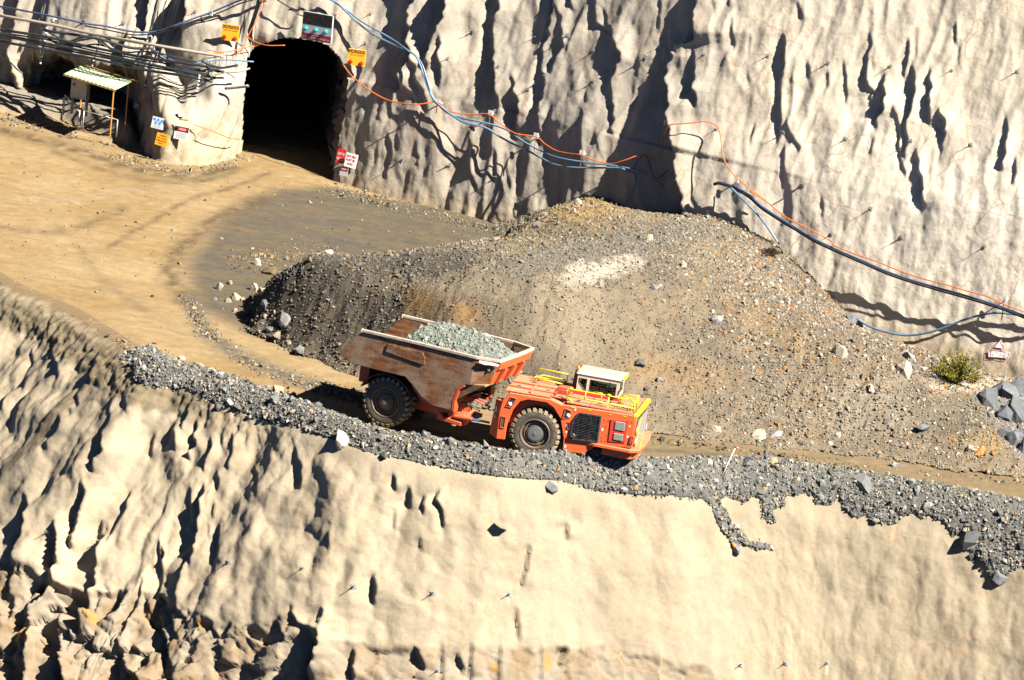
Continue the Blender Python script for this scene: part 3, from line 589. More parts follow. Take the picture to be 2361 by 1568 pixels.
patch([(590, 700), (700, 620), (850, 660), (1000, 690), (1000, 760), (860, 830), (700, 820), (600, 780)], (0.058, 0.05, 0.037), 0.92)  # shade of the steep left bank painted into the colour
patch([(990, 690), (1280, 690), (1300, 880), (1240, 900), (990, 800)], (0.10, 0.082, 0.058), 0.7)
patch([(930, 670), (1010, 670), (1010, 730), (930, 735)], (0.115, 0.07, 0.025), 0.9, 7, 12)
patch([(1030, 700), (1090, 690), (1110, 745), (1050, 750)], (0.26, 0.14, 0.05), 0.7, 7, 12)
patch([(1290, 640), (1320, 605), (1380, 605), (1400, 590), (1470, 585), (1490, 610), (1420, 632), (1340, 665), (1280, 660)], (0.46, 0.41, 0.34), 0.7, 2, 40)
patch([(1230, 640), (1400, 650), (1420, 760), (1330, 840), (1220, 800)], (0.22, 0.18, 0.125), 0.75)
patch([(1560, 560), (1700, 560), (1720, 640), (1600, 660)], (0.23, 0.18, 0.115), 0.6)
patch([(1640, 680), (1750, 690), (1900, 800), (1880, 840), (1720, 760)], (0.24, 0.165, 0.085), 0.55)
patch([(1430, 820), (1600, 830), (1700, 860), (1620, 900), (1450, 880)], (0.23, 0.15, 0.07), 0.6)
patch([(2250, 900), (2361, 880), (2480, 880), (2480, 1090), (2361, 1060), (2300, 1000)], (0.16, 0.165, 0.175), 0.95, 7, 14)
patch([(1900, 880), (2100, 880), (2120, 990), (1920, 1000)], (0.27, 0.23, 0.175), 0.6)
patch([(2060, 890), (2230, 880), (2300, 1010), (2150, 1020)], (0.12, 0.105, 0.075), 0.7)
patch([(2200, 1000), (2310, 990), (2330, 1050), (2230, 1050)], (0.28, 0.19, 0.08), 0.6)
patch([(2130, 880), (2250, 880), (2310, 868), (2290, 895), (2160, 905)], (0.46, 0.38, 0.27), 0.8, 5, 8)
patch([(1450, 985), (1700, 1005), (1900, 1040), (2361, 1095), (2361, 1125), (1900, 1065), (1700, 1035), (1450, 1010)], (0.20, 0.165, 0.115), 0.8, 5, 6)
patch([(440, 690), (600, 740), (640, 800), (760, 850), (620, 830), (480, 750)], (0.12, 0.105, 0.08), 0.8)
hc = 0.80 * hc * (1 + 0.26 * pn2[..., None] + 0.12 * pn3[..., None])
hv = np.c_[PX.ravel(), PY.ravel(), (g0(PX) - dep(PX, PY) + PH).ravel()]
hk = (PH > -0.04).ravel(); HF = grid_faces(*PX.shape); HF = HF[hk[HF].all(1)]
# stones lying on it, coarse to the right and on the ridges
rg = np.random.default_rng(5); NS = 140000
i0 = rg.integers(0, PX.size, NS * 3); coarse = np.clip(0.5 + 0.5 * pn + sst(1350, 1900, qx) * 0.75 + 0.25 * pn2 + 0.35 * sst(680, 600, qy) + 0.3 * sst(1050, 850, qx), 0.04, 1).ravel()
ok = hk[i0] & (PH.ravel()[i0] > 0.02) & (rg.random(len(i0)) < coarse[i0]) & (qx.ravel()[i0] < 2420); i0 = i0[ok][:NS]
sp = hv[i0] + np.c_[rg.uniform(-0.055, 0.055, (len(i0), 2)), np.zeros(len(i0))]
sz = 0.016 + 0.022 * rg.gamma(1.3, 0.65, len(i0)) * (0.6 + 0.75 * coarse[i0]); sz = np.minimum(sz, 0.17)
pal = np.array([(0.15, 0.13, 0.10), (0.10, 0.10, 0.095), (0.20, 0.18, 0.145), (0.30, 0.275, 0.24), (0.24, 0.13, 0.045), (0.06, 0.058, 0.055), (0.17, 0.19, 0.185)])
pr = np.array([0.30, 0.20, 0.17, 0.09, 0.07, 0.11, 0.06]); sc0 = pal[rg.choice(7, len(i0), p=pr)] * rg.uniform(0.8, 1.25, (len(i0), 1))
sc0 = lerp(sc0, hc.reshape(-1, 3)[i0], 0.55)
zr_ = sst(1450, 1800, qx).ravel()[i0]; alt = np.array([(0.30, 0.27, 0.225), (0.22, 0.195, 0.155), (0.10, 0.095, 0.085), (0.27, 0.125, 0.035), (0.15, 0.125, 0.09)])[rg.choice(5, len(i0), p=[.22, .24, .22, .1, .22])]
sc0 = np.where((rg.random(len(i0)) < 0.75 * zr_)[:, None], alt, sc0)
SV, SF, SCc = scatter(sp, sz, sc0, rg)
AF = np.concatenate([tris(HF), SF + len(hv)])
o = mesh_np('gravel_heap', np.concatenate([hv, SV]), AF, [m_gravel, m_stone], False, {'Col': np.clip(np.concatenate([hc.reshape(-1, 3), SCc]), 0.01, 0.9)}, np.r_[np.zeros(len(HF) * 2, int), np.ones(len(SF), int)])
tag(o, 'long heap of dumped grey and tan gravel behind the haul truck', 'gravel heap', kind='stuff')

# ------------------------------------------------------------------ rubble berm along the road edge, spilling over the cliff
bpoly = [(a / 2.6133 * 0.92227, (800 + b / 2.6133) * 0.92227) for a, b in [(870, 200), (880, 400), (950, 430), (1130, 440), (1290, 490), (1400, 545), (1430, 600), (1500, 570), (1640, 640), (1760, 670), (1850, 690), (2000, 690), (2100, 735), (2352, 795)]]
bpoly += [((700 + a / 2.2274) * 0.92227, (1100 + b / 2.2274) * 0.92227) for a, b in [(600, 60), (720, 85), (740, 110), (860, 95), (1000, 130), (1110, 155), (1150, 195), (1200, 160), (1300, 165), (1400, 190), (1560, 230), (1650, 245), (1730, 275), (1860, 300), (2000, 305), (2250, 320)]]
bpoly += [((1760 + a / 2.9037) * 0.92227, (960 + b / 2.9037) * 0.92227) for a, b in [(0, 850), (50, 900), (70, 1000), (140, 1080), (220, 1225), (260, 1180), (520, 1215), (500, 1160), (330, 1140), (280, 1070), (200, 1000), (160, 920), (100, 850), (150, 820), (300, 880), (330, 870), (270, 820), (420, 830), (410, 890), (430, 1010), (515, 1020), (490, 900), (590, 900), (560, 830), (760, 790), (800, 830), (780, 870), (950, 890), (930, 840), (1000, 810), (1010, 880), (1060, 960), (1160, 1000), (1140, 920), (1190, 960), (1200, 1030), (1330, 1010), (1400, 1040), (1430, 970), (1540, 930), (1580, 1020), (1620, 950), (1700, 1000), (1690, 960), (1740, 1010), (1770, 1080), (1840, 1090), (1900, 1060), (1900, 1190), (1950, 1250), (2050, 1300), (2080, 1420), (2180, 1400), (2323, 1320)]]
bpoly += [(2480, 1320), (2480, 1000), (320, 700)]
ja = np.nonzero((crx > 285) & (crx < 2500))[0]; ja = slice(ja[0], ja[-1] + 1)
wv = np.r_[np.arange(-2.6, -0.9, 0.07), sv[sv < 6.0]]; nin = len(wv) - (sv < 6.0).sum()
BB = np.zeros((len(ccs[ja]), len(wv), 3)); BB[:, nin:] = CB[ja][:, sv < 6.0]
BB[:, :nin, :2] = cc[ja][:, None, :] + outw[ja][:, None, :] * wv[None, :nin, None]; BB[:, :nin, 2] = g0(cc[ja][:, 0])[:, None]
BU, BW = np.meshgrid(ccs[ja], wv, indexing='ij')
bx, by = proj(BB.reshape(-1, 3)); bx = bx.reshape(BU.shape); by = by.reshape(BU.shape)
bj = fbm(BU / 0.35, BW / 0.35, 120, 3); msk = inpoly(bx + 9 * bj, by + 9 * fbm(BU / 0.3, BW / 0.3, 121, 3), bpoly).astype(float)
mb = blur(msk, 5)
hmax = np.interp(bx, [285, 330, 420, 600, 830, 1000, 1200, 1450, 1700, 1900, 2361], [0.0, 0.05, 0.08, 0.12, 0.22, 0.36, 0.44, 0.40, 0.38, 0.28, 0.30]) * (1 + 0.25 * fbm(BU / 1.6, BU * 0 + 0.5, 122, 3))
wd = np.interp(bx, [330, 1000, 1600, 2361], [0.6, 0.58, 0.7, 0.85])
hump = hmax * np.exp(-((BW + 0.55) / wd) ** 2); 
bup = sst(-0.6, 1.6, BW)[..., None]; nrm = np.concatenate([np.tile(np.array([0, 0, 1.0]), (len(ccs[ja]), nin, 1)), cn[ja][:, sv < 6.0]], 1)
dirv = lerp(np.array([0, 0, 1.0]), nrm, bup); dirv /= np.linalg.norm(dirv, axis=2, keepdims=True)
cd = np.concatenate([np.zeros((len(ccs[ja]), nin)), drel[ja][:, sv < 6.0]], 1)
inner = sst(-1.65, -0.95, BW + 0.3 * bj)
thick = hump * inner + 0.10 * mb + (0.09 * fbm(BU / 0.5, BW / 0.5, 123, 4) + 0.06 * bj) * np.clip(mb * inner * 1.5, 0, 1)
thick = np.where(BW > 0.3, lerp(-0.12, thick, sst(0.25, 0.7, mb)), lerp(-0.06, thick, inner))
BV = BB + dirv * (thick + np.clip(cd, -0.5, 0.5) * sst(0.0, 1.0, BW))[..., None]
bc = lerp(np.array([0.105, 0.106, 0.102]), np.array([0.075, 0.08, 0.082]), np.clip(0.5 + 1.6 * fbm(BU / 1.4, BW / 1.0, 125, 4), 0, 1)[..., None]) * (1 + 0.25 * bj[..., None])
bc = lerp(bc, np.array([0.20, 0.155, 0.09]), (sst(-1.5, -2.2, BW + 0.5 * bj))[..., None])
bc = bc * np.array([1.25, 1.2, 1.1])
bvf = BV.reshape(-1, 3); live = (np.where(BW > 0.3, mb > 0.3, inner > 0.1)).ravel(); BF = grid_faces(*BU.shape); BF = BF[live[BF].any(1)]
rg = np.random.default_rng(9); cand = np.nonzero(live & (BW.ravel() > -2.0))[0]
wgt = np.clip(0.6 + 0.8 * fbm(BU / 1.2, BW / 1.2, 127, 3), 0.05, 1.4).ravel()[cand] * np.where(BW.ravel()[cand] < -1.6, 0.25, 1.0)
i1 = rg.choice(cand, 30000, p=wgt / wgt.sum()); sp = bvf[i1] + rg.uniform(-0.03, 0.03, (len(i1), 3)); sz = np.minimum(0.014 + 0.032 * rg.gamma(1.0, 0.8, len(i1)), 0.2)
pal = np.array([(0.115, 0.118, 0.115), (0.075, 0.082, 0.085), (0.18, 0.185, 0.18), (0.05, 0.055, 0.058), (0.30, 0.29, 0.27), (0.20, 0.17, 0.12), (0.27, 0.13, 0.04)])
sc1 = pal[rg.choice(7, len(i1), p=[0.34, 0.27, 0.17, 0.12, 0.04, 0.05, 0.01])] * rg.uniform(0.8, 1.2, (len(i1), 1))
sc1 = sc1 * np.array([1.34, 1.25, 1.12])
SV, SF, SCc = scatter(sp, sz, sc1, rg)
o = mesh_np('rubble_berm', np.concatenate([bvf, SV]), np.concatenate([tris(BF), SF + len(bvf)]), [m_gravel, m_stone], False, {'Col': np.clip(np.concatenate([bc.reshape(-1, 3), SCc]), 0.01, 0.9)}, np.r_[np.zeros(len(BF) * 2, int), np.ones(len(SF), int)])
tag(o, 'ridge of broken grey rubble along the outer edge of the haul road', 'rubble berm', kind='stuff')
# ------------------------------------------------------------------ small mesh builder
class MB:
    def __init__(s): s.v = []; s.f = []; s.mi = []; s.m = 0
    def add(s, V, F):
        b = len(s.v); s.v += [tuple(p) for p in V]; s.f += [tuple(b + i for i in f) for f in F]; s.mi += [s.m] * len(F); return s
    def box(s, x0, x1, y0, y1, z0, z1):
        V = [(x, y, z) for x in (x0, x1) for y in (y0, y1) for z in (z0, z1)]
        return s.add(V, [(0, 1, 3, 2), (4, 6, 7, 5), (0, 4, 5, 1), (2, 3, 7, 6), (0, 2, 6, 4), (1, 5, 7, 3)])
    def prism(s, P, a, b, ax='y'):
        n = len(P); g = {'y': lambda p, t: (p[0], t, p[1]), 'z': lambda p, t: (p[0], p[1], t), 'x': lambda p, t: (t, p[0], p[1])}[ax]
        V = [g(p, a) for p in P] + [g(p, b) for p in P]
        return s.add(V, [tuple(range(n)), tuple(range(2 * n - 1, n - 1, -1))] + [(i, i + n, (i + 1) % n + n, (i + 1) % n) for i in range(n)])
    def hexa(s, lo, hi):
        n = len(lo); V = list(lo) + list(hi)
        return s.add(V, [tuple(range(n)), tuple(range(2 * n - 1, n - 1, -1))] + [(i, i + n, (i + 1) % n + n, (i + 1) % n) for i in range(n)])
    def tube(s, P, r, n=6, caps=True):
        P = [Vector(p) for p in P]; rings = []
        prev = None
        for i, p in enumerate(P):
            d = (P[min(i + 1, len(P) - 1)] - P[max(i - 1, 0)]).normalized()
            a = (prev - d * prev.dot(d)) if prev is not None else d.orthogonal()
            if a.length < 1e-6: a = d.orthogonal()
            a.normalize(); prev = a; b = d.cross(a); rr = r[i] if hasattr(r, '__len__') else r
            rings.append([p + (a * math.cos(2 * math.pi * k / n) + b * math.sin(2 * math.pi * k / n)) * rr for k in range(n)])
        V = [q for rg_ in rings for q in rg_]; F = [(i * n + k, i * n + (k + 1) % n, (i + 1) * n + (k + 1) % n, (i + 1) * n + k) for i in range(len(P) - 1) for k in range(n)]
        if caps: F += [tuple(range(n - 1, -1, -1)), tuple((len(P) - 1) * n + k for k in range(n))]
        return s.add(V, F)
    def lathe(s, prof, n=48, c=(0, 0, 0)):
        """prof: (radius, y) round the y axis"""
        V = [(c[0] + r * math.cos(2 * math.pi * k / n), c[1] + y, c[2] + r * math.sin(2 * math.pi * k / n)) for r, y in prof for k in range(n)]
        F = [(i * n + k, i * n + (k + 1) % n, (i + 1) * n + (k + 1) % n, (i + 1) * n + k) for i in range(len(prof) - 1) for k in range(n)]
        return s.add(V, F)
    def build(s, name, mats, parent=None, mat4=None, bevel=0.0, smooth=False, seg=2):
        me = bpy.data.meshes.new(name); me.from_pydata([tuple(p) for p in s.v], [], s.f)
        for m in (mats if isinstance(mats, (list, tuple)) else [mats]): me.materials.append(m)
        me.polygons.foreach_set('material_index', s.mi); me.polygons.foreach_set('use_smooth', [smooth] * len(s.f)); me.update()
        o = bpy.data.objects.new(name, me); COL.objects.link(o)
        if parent is not None: o.parent = parent
        if mat4 is not None: o.matrix_local = mat4
        if bevel:
            b = o.modifiers.new('bevel', 'BEVEL'); b.width = bevel; b.segments = seg; b.limit_method = 'ANGLE'; b.angle_limit = R(35)
        return o

# ------------------------------------------------------------------ truck materials
def paint(name, c, dust=0.95, dc=(0.29, 0.18, 0.105), scr=0.35, rough=0.45, scrape=(0.07, 0.05, 0.04)):
    """work-worn paint: dust settled on what faces up, scratches down to dark primer"""
    c = tuple(x * ALB for x in c); dc = tuple(x * ALB for x in dc)
    t = NT(name); co = t.obj(); g = t.new('ShaderNodeNewGeometry'); sx = t.new('ShaderNodeSeparateXYZ'); t.L(g.outputs['True Normal'], sx.inputs[0])
    upf = t.ramp(sx.outputs['Z'], [(0.25, 0.0), (0.85, 1.0)]); n = t.noise(2.2, 6, 0.65, co); n2 = t.noise(14, 5, 0.7, co)
    d = t.math('MULTIPLY', t.math('ADD', t.math('MULTIPLY', upf, 0.82), 0.19), t.ramp(n, [(0.25, 0.45), (0.58, 1.0)])); d = t.math('MULTIPLY', d, dust)
    mp = t.new('ShaderNodeMapping'); mp.inputs['Scale'].default_value = (1.0, 1.0, 5.0); t.L(co, mp.inputs[0])
    sn = t.noise(3.2, 8, 0.75, mp.outputs[0]); sm = t.math('MULTIPLY', t.ramp(sn, [(0.57, 0.0), (0.66, 1.0)]), scr)
    base = t.mix(t.ramp(n2, [(0.3, 0.0), (0.8, 0.3)]), c, tuple(x * 0.7 for x in c))
    t.color(t.mix(d, t.mix(sm, base, scrape), dc)); t.rough(t.math('ADD', t.math('MULTIPLY', d, 0.4), rough), 0, 0.4); t.bump(n2, 0.12, 0.006); return t.m
m_or = paint('orange_paint', (0.64, 0.083, 0.008)); m_or2 = paint('orange_frame_paint', (0.50, 0.06, 0.01), 0.55, scr=0.5)
m_red = paint('red_panel_paint', (0.55, 0.022, 0.008), 0.45)
m_yel = paint('yellow_rail_paint', (0.62, 0.50, 0.01), 0.15, scr=0.15); m_lime = paint('lime_rail_paint', (0.50, 0.62, 0.02), 0.1, scr=0.12)
m_cab = paint('cream_cab_paint', (0.50, 0.43, 0.34), 0.6, (0.30, 0.24, 0.16), scr=0.12)
m_blk = plain('black_steel', (0.018, 0.018, 0.02), 0.55, 0.0, 0.4, 0.35); m_grl = plain('grille_steel', (0.03, 0.04, 0.05), 0.45, 0.3, 0.5, 0.3)
m_pit = plain('radiator_core', (0.004, 0.005, 0.007), 0.9, 0, 0.1, 0.05); m_slv = plain('bare_steel', (0.32, 0.31, 0.28), 0.4, 0.7, 0.5, 0.4); m_lv = plain('louver_grey', (0.22, 0.22, 0.20), 0.6, 0.0, 0.4, 0.5)
m_wht = plain('white_paint', (0.62, 0.60, 0.55), 0.6, 0, 0.3, 0.3); m_hose = plain('hose_rubber', (0.03, 0.028, 0.026), 0.6, 0, 0.4, 0.5)
m_rim = plain('dusty_rim', (0.13, 0.09, 0.06), 0.55, 0.2, 0.4, 0.7, (0.20, 0.15, 0.095), 9); m_hub = plain('hub_grey', (0.12, 0.135, 0.14), 0.5, 0.2, 0.4, 0.5, (0.16, 0.12, 0.08), 12)
m_lens = NT('lamp_lens'); m_lens.color((0.75, 0.72, 0.66)); m_lens.rough(0.15, 0, 0.6); m_lens = m_lens.m
m_amb = NT('amber_lens'); m_amb.color((0.75, 0.13, 0.01)); m_amb.rough(0.25, 0, 0.6); m_amb = m_amb.m
m_blue = plain('blue_hose', (0.02, 0.13, 0.32), 0.5, 0, 0.4, 0.2)
t = NT('tyre_rubber'); co = t.obj(); n = t.noise(5, 6, 0.7, co); t.color(t.mix(t.ramp(n, [(0.35, 0.1), (0.75, 0.75)]), (0.026, 0.025, 0.024), (0.115, 0.092, 0.064))); t.rough(0.85, 0, 0.25); t.bump(t.noise(40, 3, 0.6, co), 0.2, 0.005); m_tyre = t.m
t = NT('tread_rubber'); co = t.obj(); n = t.noise(4, 5, 0.7, co); t.color(t.mix(t.ramp(n, [(0.3, 0.3), (0.7, 1.0)]), (0.04, 0.037, 0.033), (0.25, 0.19, 0.115))); t.rough(0.9, 0, 0.2); m_tread = t.m
# scraped, rust-stained side plate of the dump body
t = NT('scraped_steel'); co = t.obj(); mp = t.new('ShaderNodeMapping'); mp.inputs['Scale'].default_value = (0.7, 1.0, 4.0); mp.inputs['Rotation'].default_value = (0, R(-4), 0); t.L(co, mp.inputs[0])
s1 = t.noise(2.0, 8, 0.72, mp.outputs[0]); b1 = t.noise(1.1, 4, 0.6, co, 0.4); mp2 = t.new('ShaderNodeMapping'); mp2.inputs['Scale'].default_value = (5.0, 1.0, 0.5); t.L(co, mp2.inputs[0]); s2 = t.noise(3.0, 6, 0.7, mp2.outputs[0])
c = t.ramp(s1, [(0.28, (0.03, 0.010, 0.005)), (0.42, (0.095, 0.033, 0.011)), (0.54, (0.165, 0.068, 0.024)), (0.64, (0.22, 0.135, 0.072)), (0.78, (0.34, 0.27, 0.20))])
c = t.mix(t.ramp(b1, [(0.42, 0.0), (0.62, 0.7)]), c, (0.22, 0.16, 0.11)); c = t.mix(t.ramp(s2, [(0.56, 0.0), (0.7, 0.5)]), c, (0.25, 0.24, 0.21)); c = t.mix(t.ramp(t.noise(0.8, 3, 0.5, co), [(0.56, 0.0), (0.7, 0.7)]), c, (0.165, 0.065, 0.018))
t.color(c); t.rough(0.55, 0.15, 0.4); t.bump(s1, 0.25, 0.012); m_scr = t.m
t = NT('worn_rim_edge'); co = t.obj(); n = t.noise(5, 5, 0.7, co); t.color(t.ramp(n, [(0.3, (0.25, 0.18, 0.13)), (0.6, (0.38, 0.31, 0.26)), (0.75, (0.22, 0.09, 0.04))])); t.rough(0.55, 0.1, 0.4); m_edge = t.m
t = NT('body_floor_steel'); co = t.obj(); t.color(t.mix(t.noise(3, 5, 0.7, co), (0.10, 0.06, 0.03), (0.34, 0.22, 0.11))); t.rough(0.6, 0.1, 0.4); m_floor = t.m
t = NT('cab_glass'); t.n.remove(t.b); out = t.n['Material Output']; tr = t.new('ShaderNodeBsdfTransparent'); tr.inputs[0].default_value = (0.62, 0.70, 0.66, 1); gl = t.new('ShaderNodeBsdfGlossy'); gl.inputs['Roughness'].default_value = 0.03; gl.inputs[0].default_value = (0.8, 0.85, 0.8, 1)
mx = t.new('ShaderNodeMixShader'); fr = t.new('ShaderNodeFresnel'); fr.inputs[0].default_value = 1.5; t.L(fr.outputs[0], mx.inputs[0]); t.L(tr.outputs[0], mx.inputs[1]); t.L(gl.outputs[0], mx.inputs[2]); t.L(mx.outputs[0], out.inputs[0]); m_glass = t.m

# ------------------------------------------------------------------ the articulated dump truck
AR, AF = R(22.8), R(9.5)
HITCH = np.array([-1.356, -17.448]); LR, LF = 2.918, 2.80
truck = tag(empty('dump_truck', (HITCH[0], HITCH[1], g0(HITCH[0]) + 0.0)), 'orange articulated mine dump truck loaded with grey rock on the haul road', 'dump truck')
truck.rotation_euler = (0, math.atan(GS), 0)
MR = Matrix.Rotation(-AR, 4, 'Z') @ Matrix.Translation((-LR, 0, 0)); MF = Matrix.Rotation(-AF, 4, 'Z') @ Matrix.Translation((LF, 0, 0))
TW = Matrix.Translation(truck.location) @ Matrix.Rotation(math.atan(GS), 4, 'Y')
YB = 1.86
# ---- dump body
side = [(-1.99, 2.63), (-1.90, 2.43), (-1.5, 2.25), (-0.43, 2.23), (0.82, 2.23), (1.15, 1.99), (1.61, 1.61), (2.07, 1.39), (2.93, 1.37), (2.89, 1.74), (3.01, 2.29), (3.25, 2.46), (3.52, 2.52), (3.58, 3.56), (-1.18, 3.60)]
b = MB()
for sgn in (-1, 1): b.prism(side, sgn * YB, sgn * (YB - 0.08))
bc_ = lambda y: [(3.52, y * 1.0, 2.52), (4.12, y * 0.76, 2.60), (4.46, y * 0.84, 3.56), (3.58, y, 3.56)]
for sgn in (-1, 1):                                   # chamfered front corners
    q = bc_(sgn * YB); b.hexa(q, [(x - 0.05, y - sgn * 0.07, z) for x, y, z in q])
b.m = 1; yf = YB * 0.76; b.hexa([(4.12, -yf, 2.60), (4.12, yf, 2.60), (4.46, YB * 0.84, 3.56), (4.46, -YB * 0.84, 3.56)], [(4.04, -yf, 2.60), (4.04, yf, 2.60), (4.38, YB * 0.84, 3.56), (4.38, -YB * 0.84, 3.56)])
b.m = 2; fl = [(-1.97, 2.60), (-0.3, 2.42), (0.85, 2.36), (1.7, 1.85), (2.85, 1.75), (3.2, 2.5), (4.1, 2.62)]
b.prism(fl + [(x, z - 0.08) for x, z in fl[::-1]], -YB + 0.09, YB - 0.09)
body = b.build('dump_body', [m_scr, m_or, m_floor], truck, MR, 0.02)
b = MB()                                              # heavy worn rim round the top
rp = [(-1.2, -YB), (1.2, -YB), (3.58, -YB), (4.47, -YB * 0.84), (4.52, 0), (4.47, YB * 0.84), (3.58, YB), (1.2, YB), (-1.2, YB)]
def rimz(i): return 3.60 + (0.02 if i in (1, 7) else 0)
V = []; F = []
for i, (x, y) in enumerate(rp):
    cx_, cy_ = 1.5, 0; d = Vector((x - cx_, y)).normalized(); nx, ny = (0, math.copysign(1, y)) if i in (0, 1, 7, 8) else ((0.45, 0.9 * math.copysign(1, y)) if i in (2, 6) else ((0.8, 0.6 * math.copysign(1, y)) if i in (3, 5) else (1, 0)))
    for a, zz in ((-0.09, -0.05), (0.05, -0.05), (0.05, 0.06), (-0.09, 0.06)): V.append((x + nx * a, y + ny * a, rimz(i) + zz))
for i in range(len(rp) - 1):
    for k in range(4): F.append((i * 4 + k, i * 4 + (k + 1) % 4, (i + 1) * 4 + (k + 1) % 4, (i + 1) * 4 + k))
F += [(0, 1, 2, 3), tuple(len(V) - 4 + k for k in (3, 2, 1, 0))]
b.add(V, F); b.build('rim', m_edge, body, None, 0.015)
b = MB(); b.hexa([(4.50, -YB * 0.80, 3.52), (4.53, 0, 3.52), (4.50, YB * 0.80, 3.52), (4.42, YB * 0.78, 3.22), (4.45, 0, 3.22), (4.42, -YB * 0.78, 3.22)], [(4.36, -YB * 0.80, 3.52), (4.39, 0, 3.52), (4.36, YB * 0.80, 3.52), (4.28, YB * 0.78, 3.22), (4.31, 0, 3.22), (4.28, -YB * 0.78, 3.22)])
b.build('front_beam', m_or, body, None, 0.015)
for yy in (-0.95, -0.1, 0.75):                         # ribs on the orange front panel
    b = MB(); b.hexa([(4.12, yy, 2.58), (4.12, yy + 0.11, 2.58), (4.44, yy + 0.11, 3.3), (4.44, yy, 3.3)], [(4.22, yy, 2.58), (4.22, yy + 0.11, 2.58), (4.50, yy + 0.11, 3.2), (4.50, yy, 3.2)]); b.build('rib', m_or2, body, None, 0.008)
for sgn in (-1, 1):                                    # welded wear plate with cut corner
    b = MB(); pl = [(-0.1, 3.02), (-0.06, 3.34), (0.6, 3.33), (1.42, 3.33), (1.55, 3.12), (1.56, 2.90), (1.5, 2.86)]
    b.prism(pl, sgn * (YB + 0.003), sgn * (YB + 0.045)); b.build('wear_plate', m_scr, body, None, 0.01)
lip = [(2.90, 1.36), (2.89, 1.74), (3.01, 2.29), (3.25, 2.46), (3.34, 2.42), (3.12, 2.24), (3.0, 1.74), (3.02, 1.34)]      # orange lip round the hinge cut-out
kl = [(1.15, 1.99), (1.61, 1.61), (2.07, 1.39), (2.93, 1.37), (2.95, 1.24), (2.0, 1.24), (1.5, 1.5), (1.08, 1.93)]
for sgn in (-1, 1):
    b = MB(); b.prism(lip, sgn * (YB + 0.012), sgn * (YB - 0.35)); b.build('hinge_lip', m_or2, body, None, 0.01)
    b = MB(); b.prism(kl, sgn * (YB - 0.1), sgn * (YB - 0.45)); b.build('keel', m_or2, body, None, 0.01)
b = MB()                                               # peeled-back strip of steel at the front corner
b.add([(3.75, -1.87, 3.53), (3.98, -1.80, 3.53), (4.25, -1.70, 3.52), (4.50, -1.62, 3.48), (4.46, -1.70, 3.42), (4.22, -1.80, 3.43), (3.98, -1.92, 3.42), (3.78, -1.94, 3.46)], [(0, 1, 6, 7), (1, 2, 5, 6), (2, 3, 4, 5)]); o = b.build('torn_edge', m_edge, body); sm = o.modifiers.new('s', 'SOLIDIFY'); sm.thickness = 0.02
# ---- rear chassis
b = MB(); b.prism([(-1.2, 0.85), (1.0, 0.75), (2.3, 0.75), (2.75, 0.95), (2.75, 1.4), (1.9, 1.5), (-1.2, 1.5)], -0.55, 0.55)
b.box(-0.25, 0.25, -1.1, 1.1, 0.72, 1.24); b.box(-1.3, -0.9, -1.35, 1.35, 1.5, 2.2); b.build('rear_frame', m_or2, truck, MR, 0.02)
b = MB(); b.prism([(2.35, 0.62), (3.05, 0.62), (3.2, 0.85), (3.0, 1.05), (2.35, 1.1)], -0.85, -0.30); b.prism([(2.35, 1.35), (3.05, 1.5), (3.05, 1.75), (2.35, 1.75)], -0.5, 0.5); b.prism([(2.0, 0.70), (3.0, 0.64), (3.0, 0.78), (2.0, 0.86)], -1.05, 1.05)
b.build('hitch', m_or2, truck, MR, 0.015)
b = MB(); b.tube([(1.0, -1.15, 1.9), (1.75, -1.1, 1.25), (2.25, -1.05, 0.82)], 0.07, 10); b.tube([(0.95, -1.15, 1.96), (1.5, -1.12, 1.48)], 0.10, 10); b.build('hoist_cylinder', m_or2, truck, MR)
b = MB(); b.tube([(2.7, -0.95, 0.95), (3.4, -0.9, 0.98)], 0.085, 10); b.m = 1; b.tube([(3.4, -0.9, 0.98), (4.1, -0.85, 1.0)], 0.045, 8); b.build('steering_cylinder', [m_or2, m_blue], truck, MR)
for k in range(7):
    b = MB(); y = -0.75 + 0.16 * k; zz = 1.25 + 0.09 * (k % 3)
    b.tube(catmull([(2.55, y, zz), (2.85, y - 0.1, zz + 0.28), (3.2, y - 0.05, zz + 0.22 - 0.08 * (k % 2)), (3.6, y + 0.05, zz + 0.05)], 14), 0.028, 6); b.build('hose', [m_hose, m_slv, m_red][k % 3], truck, MR)
for sgn in (-1, 1):                                    # black mudguard over the rear wheel
    b = MB(); arc = [(1.16 * math.cos(a), 0.98 + 1.12 * math.sin(a)) for a in np.linspace(R(22), R(158), 15)]
    b.prism(arc + [(x * 0.965, 0.98 + (z - 0.98) * 0.965) for x, z in arc[::-1]], sgn * 0.75, sgn * 1.62); b.box(-0.98, 1.06, sgn * 0.70, sgn * 0.74, 1.0, 2.2); b.build('mudguard', m_blk, truck, MR, 0.008)
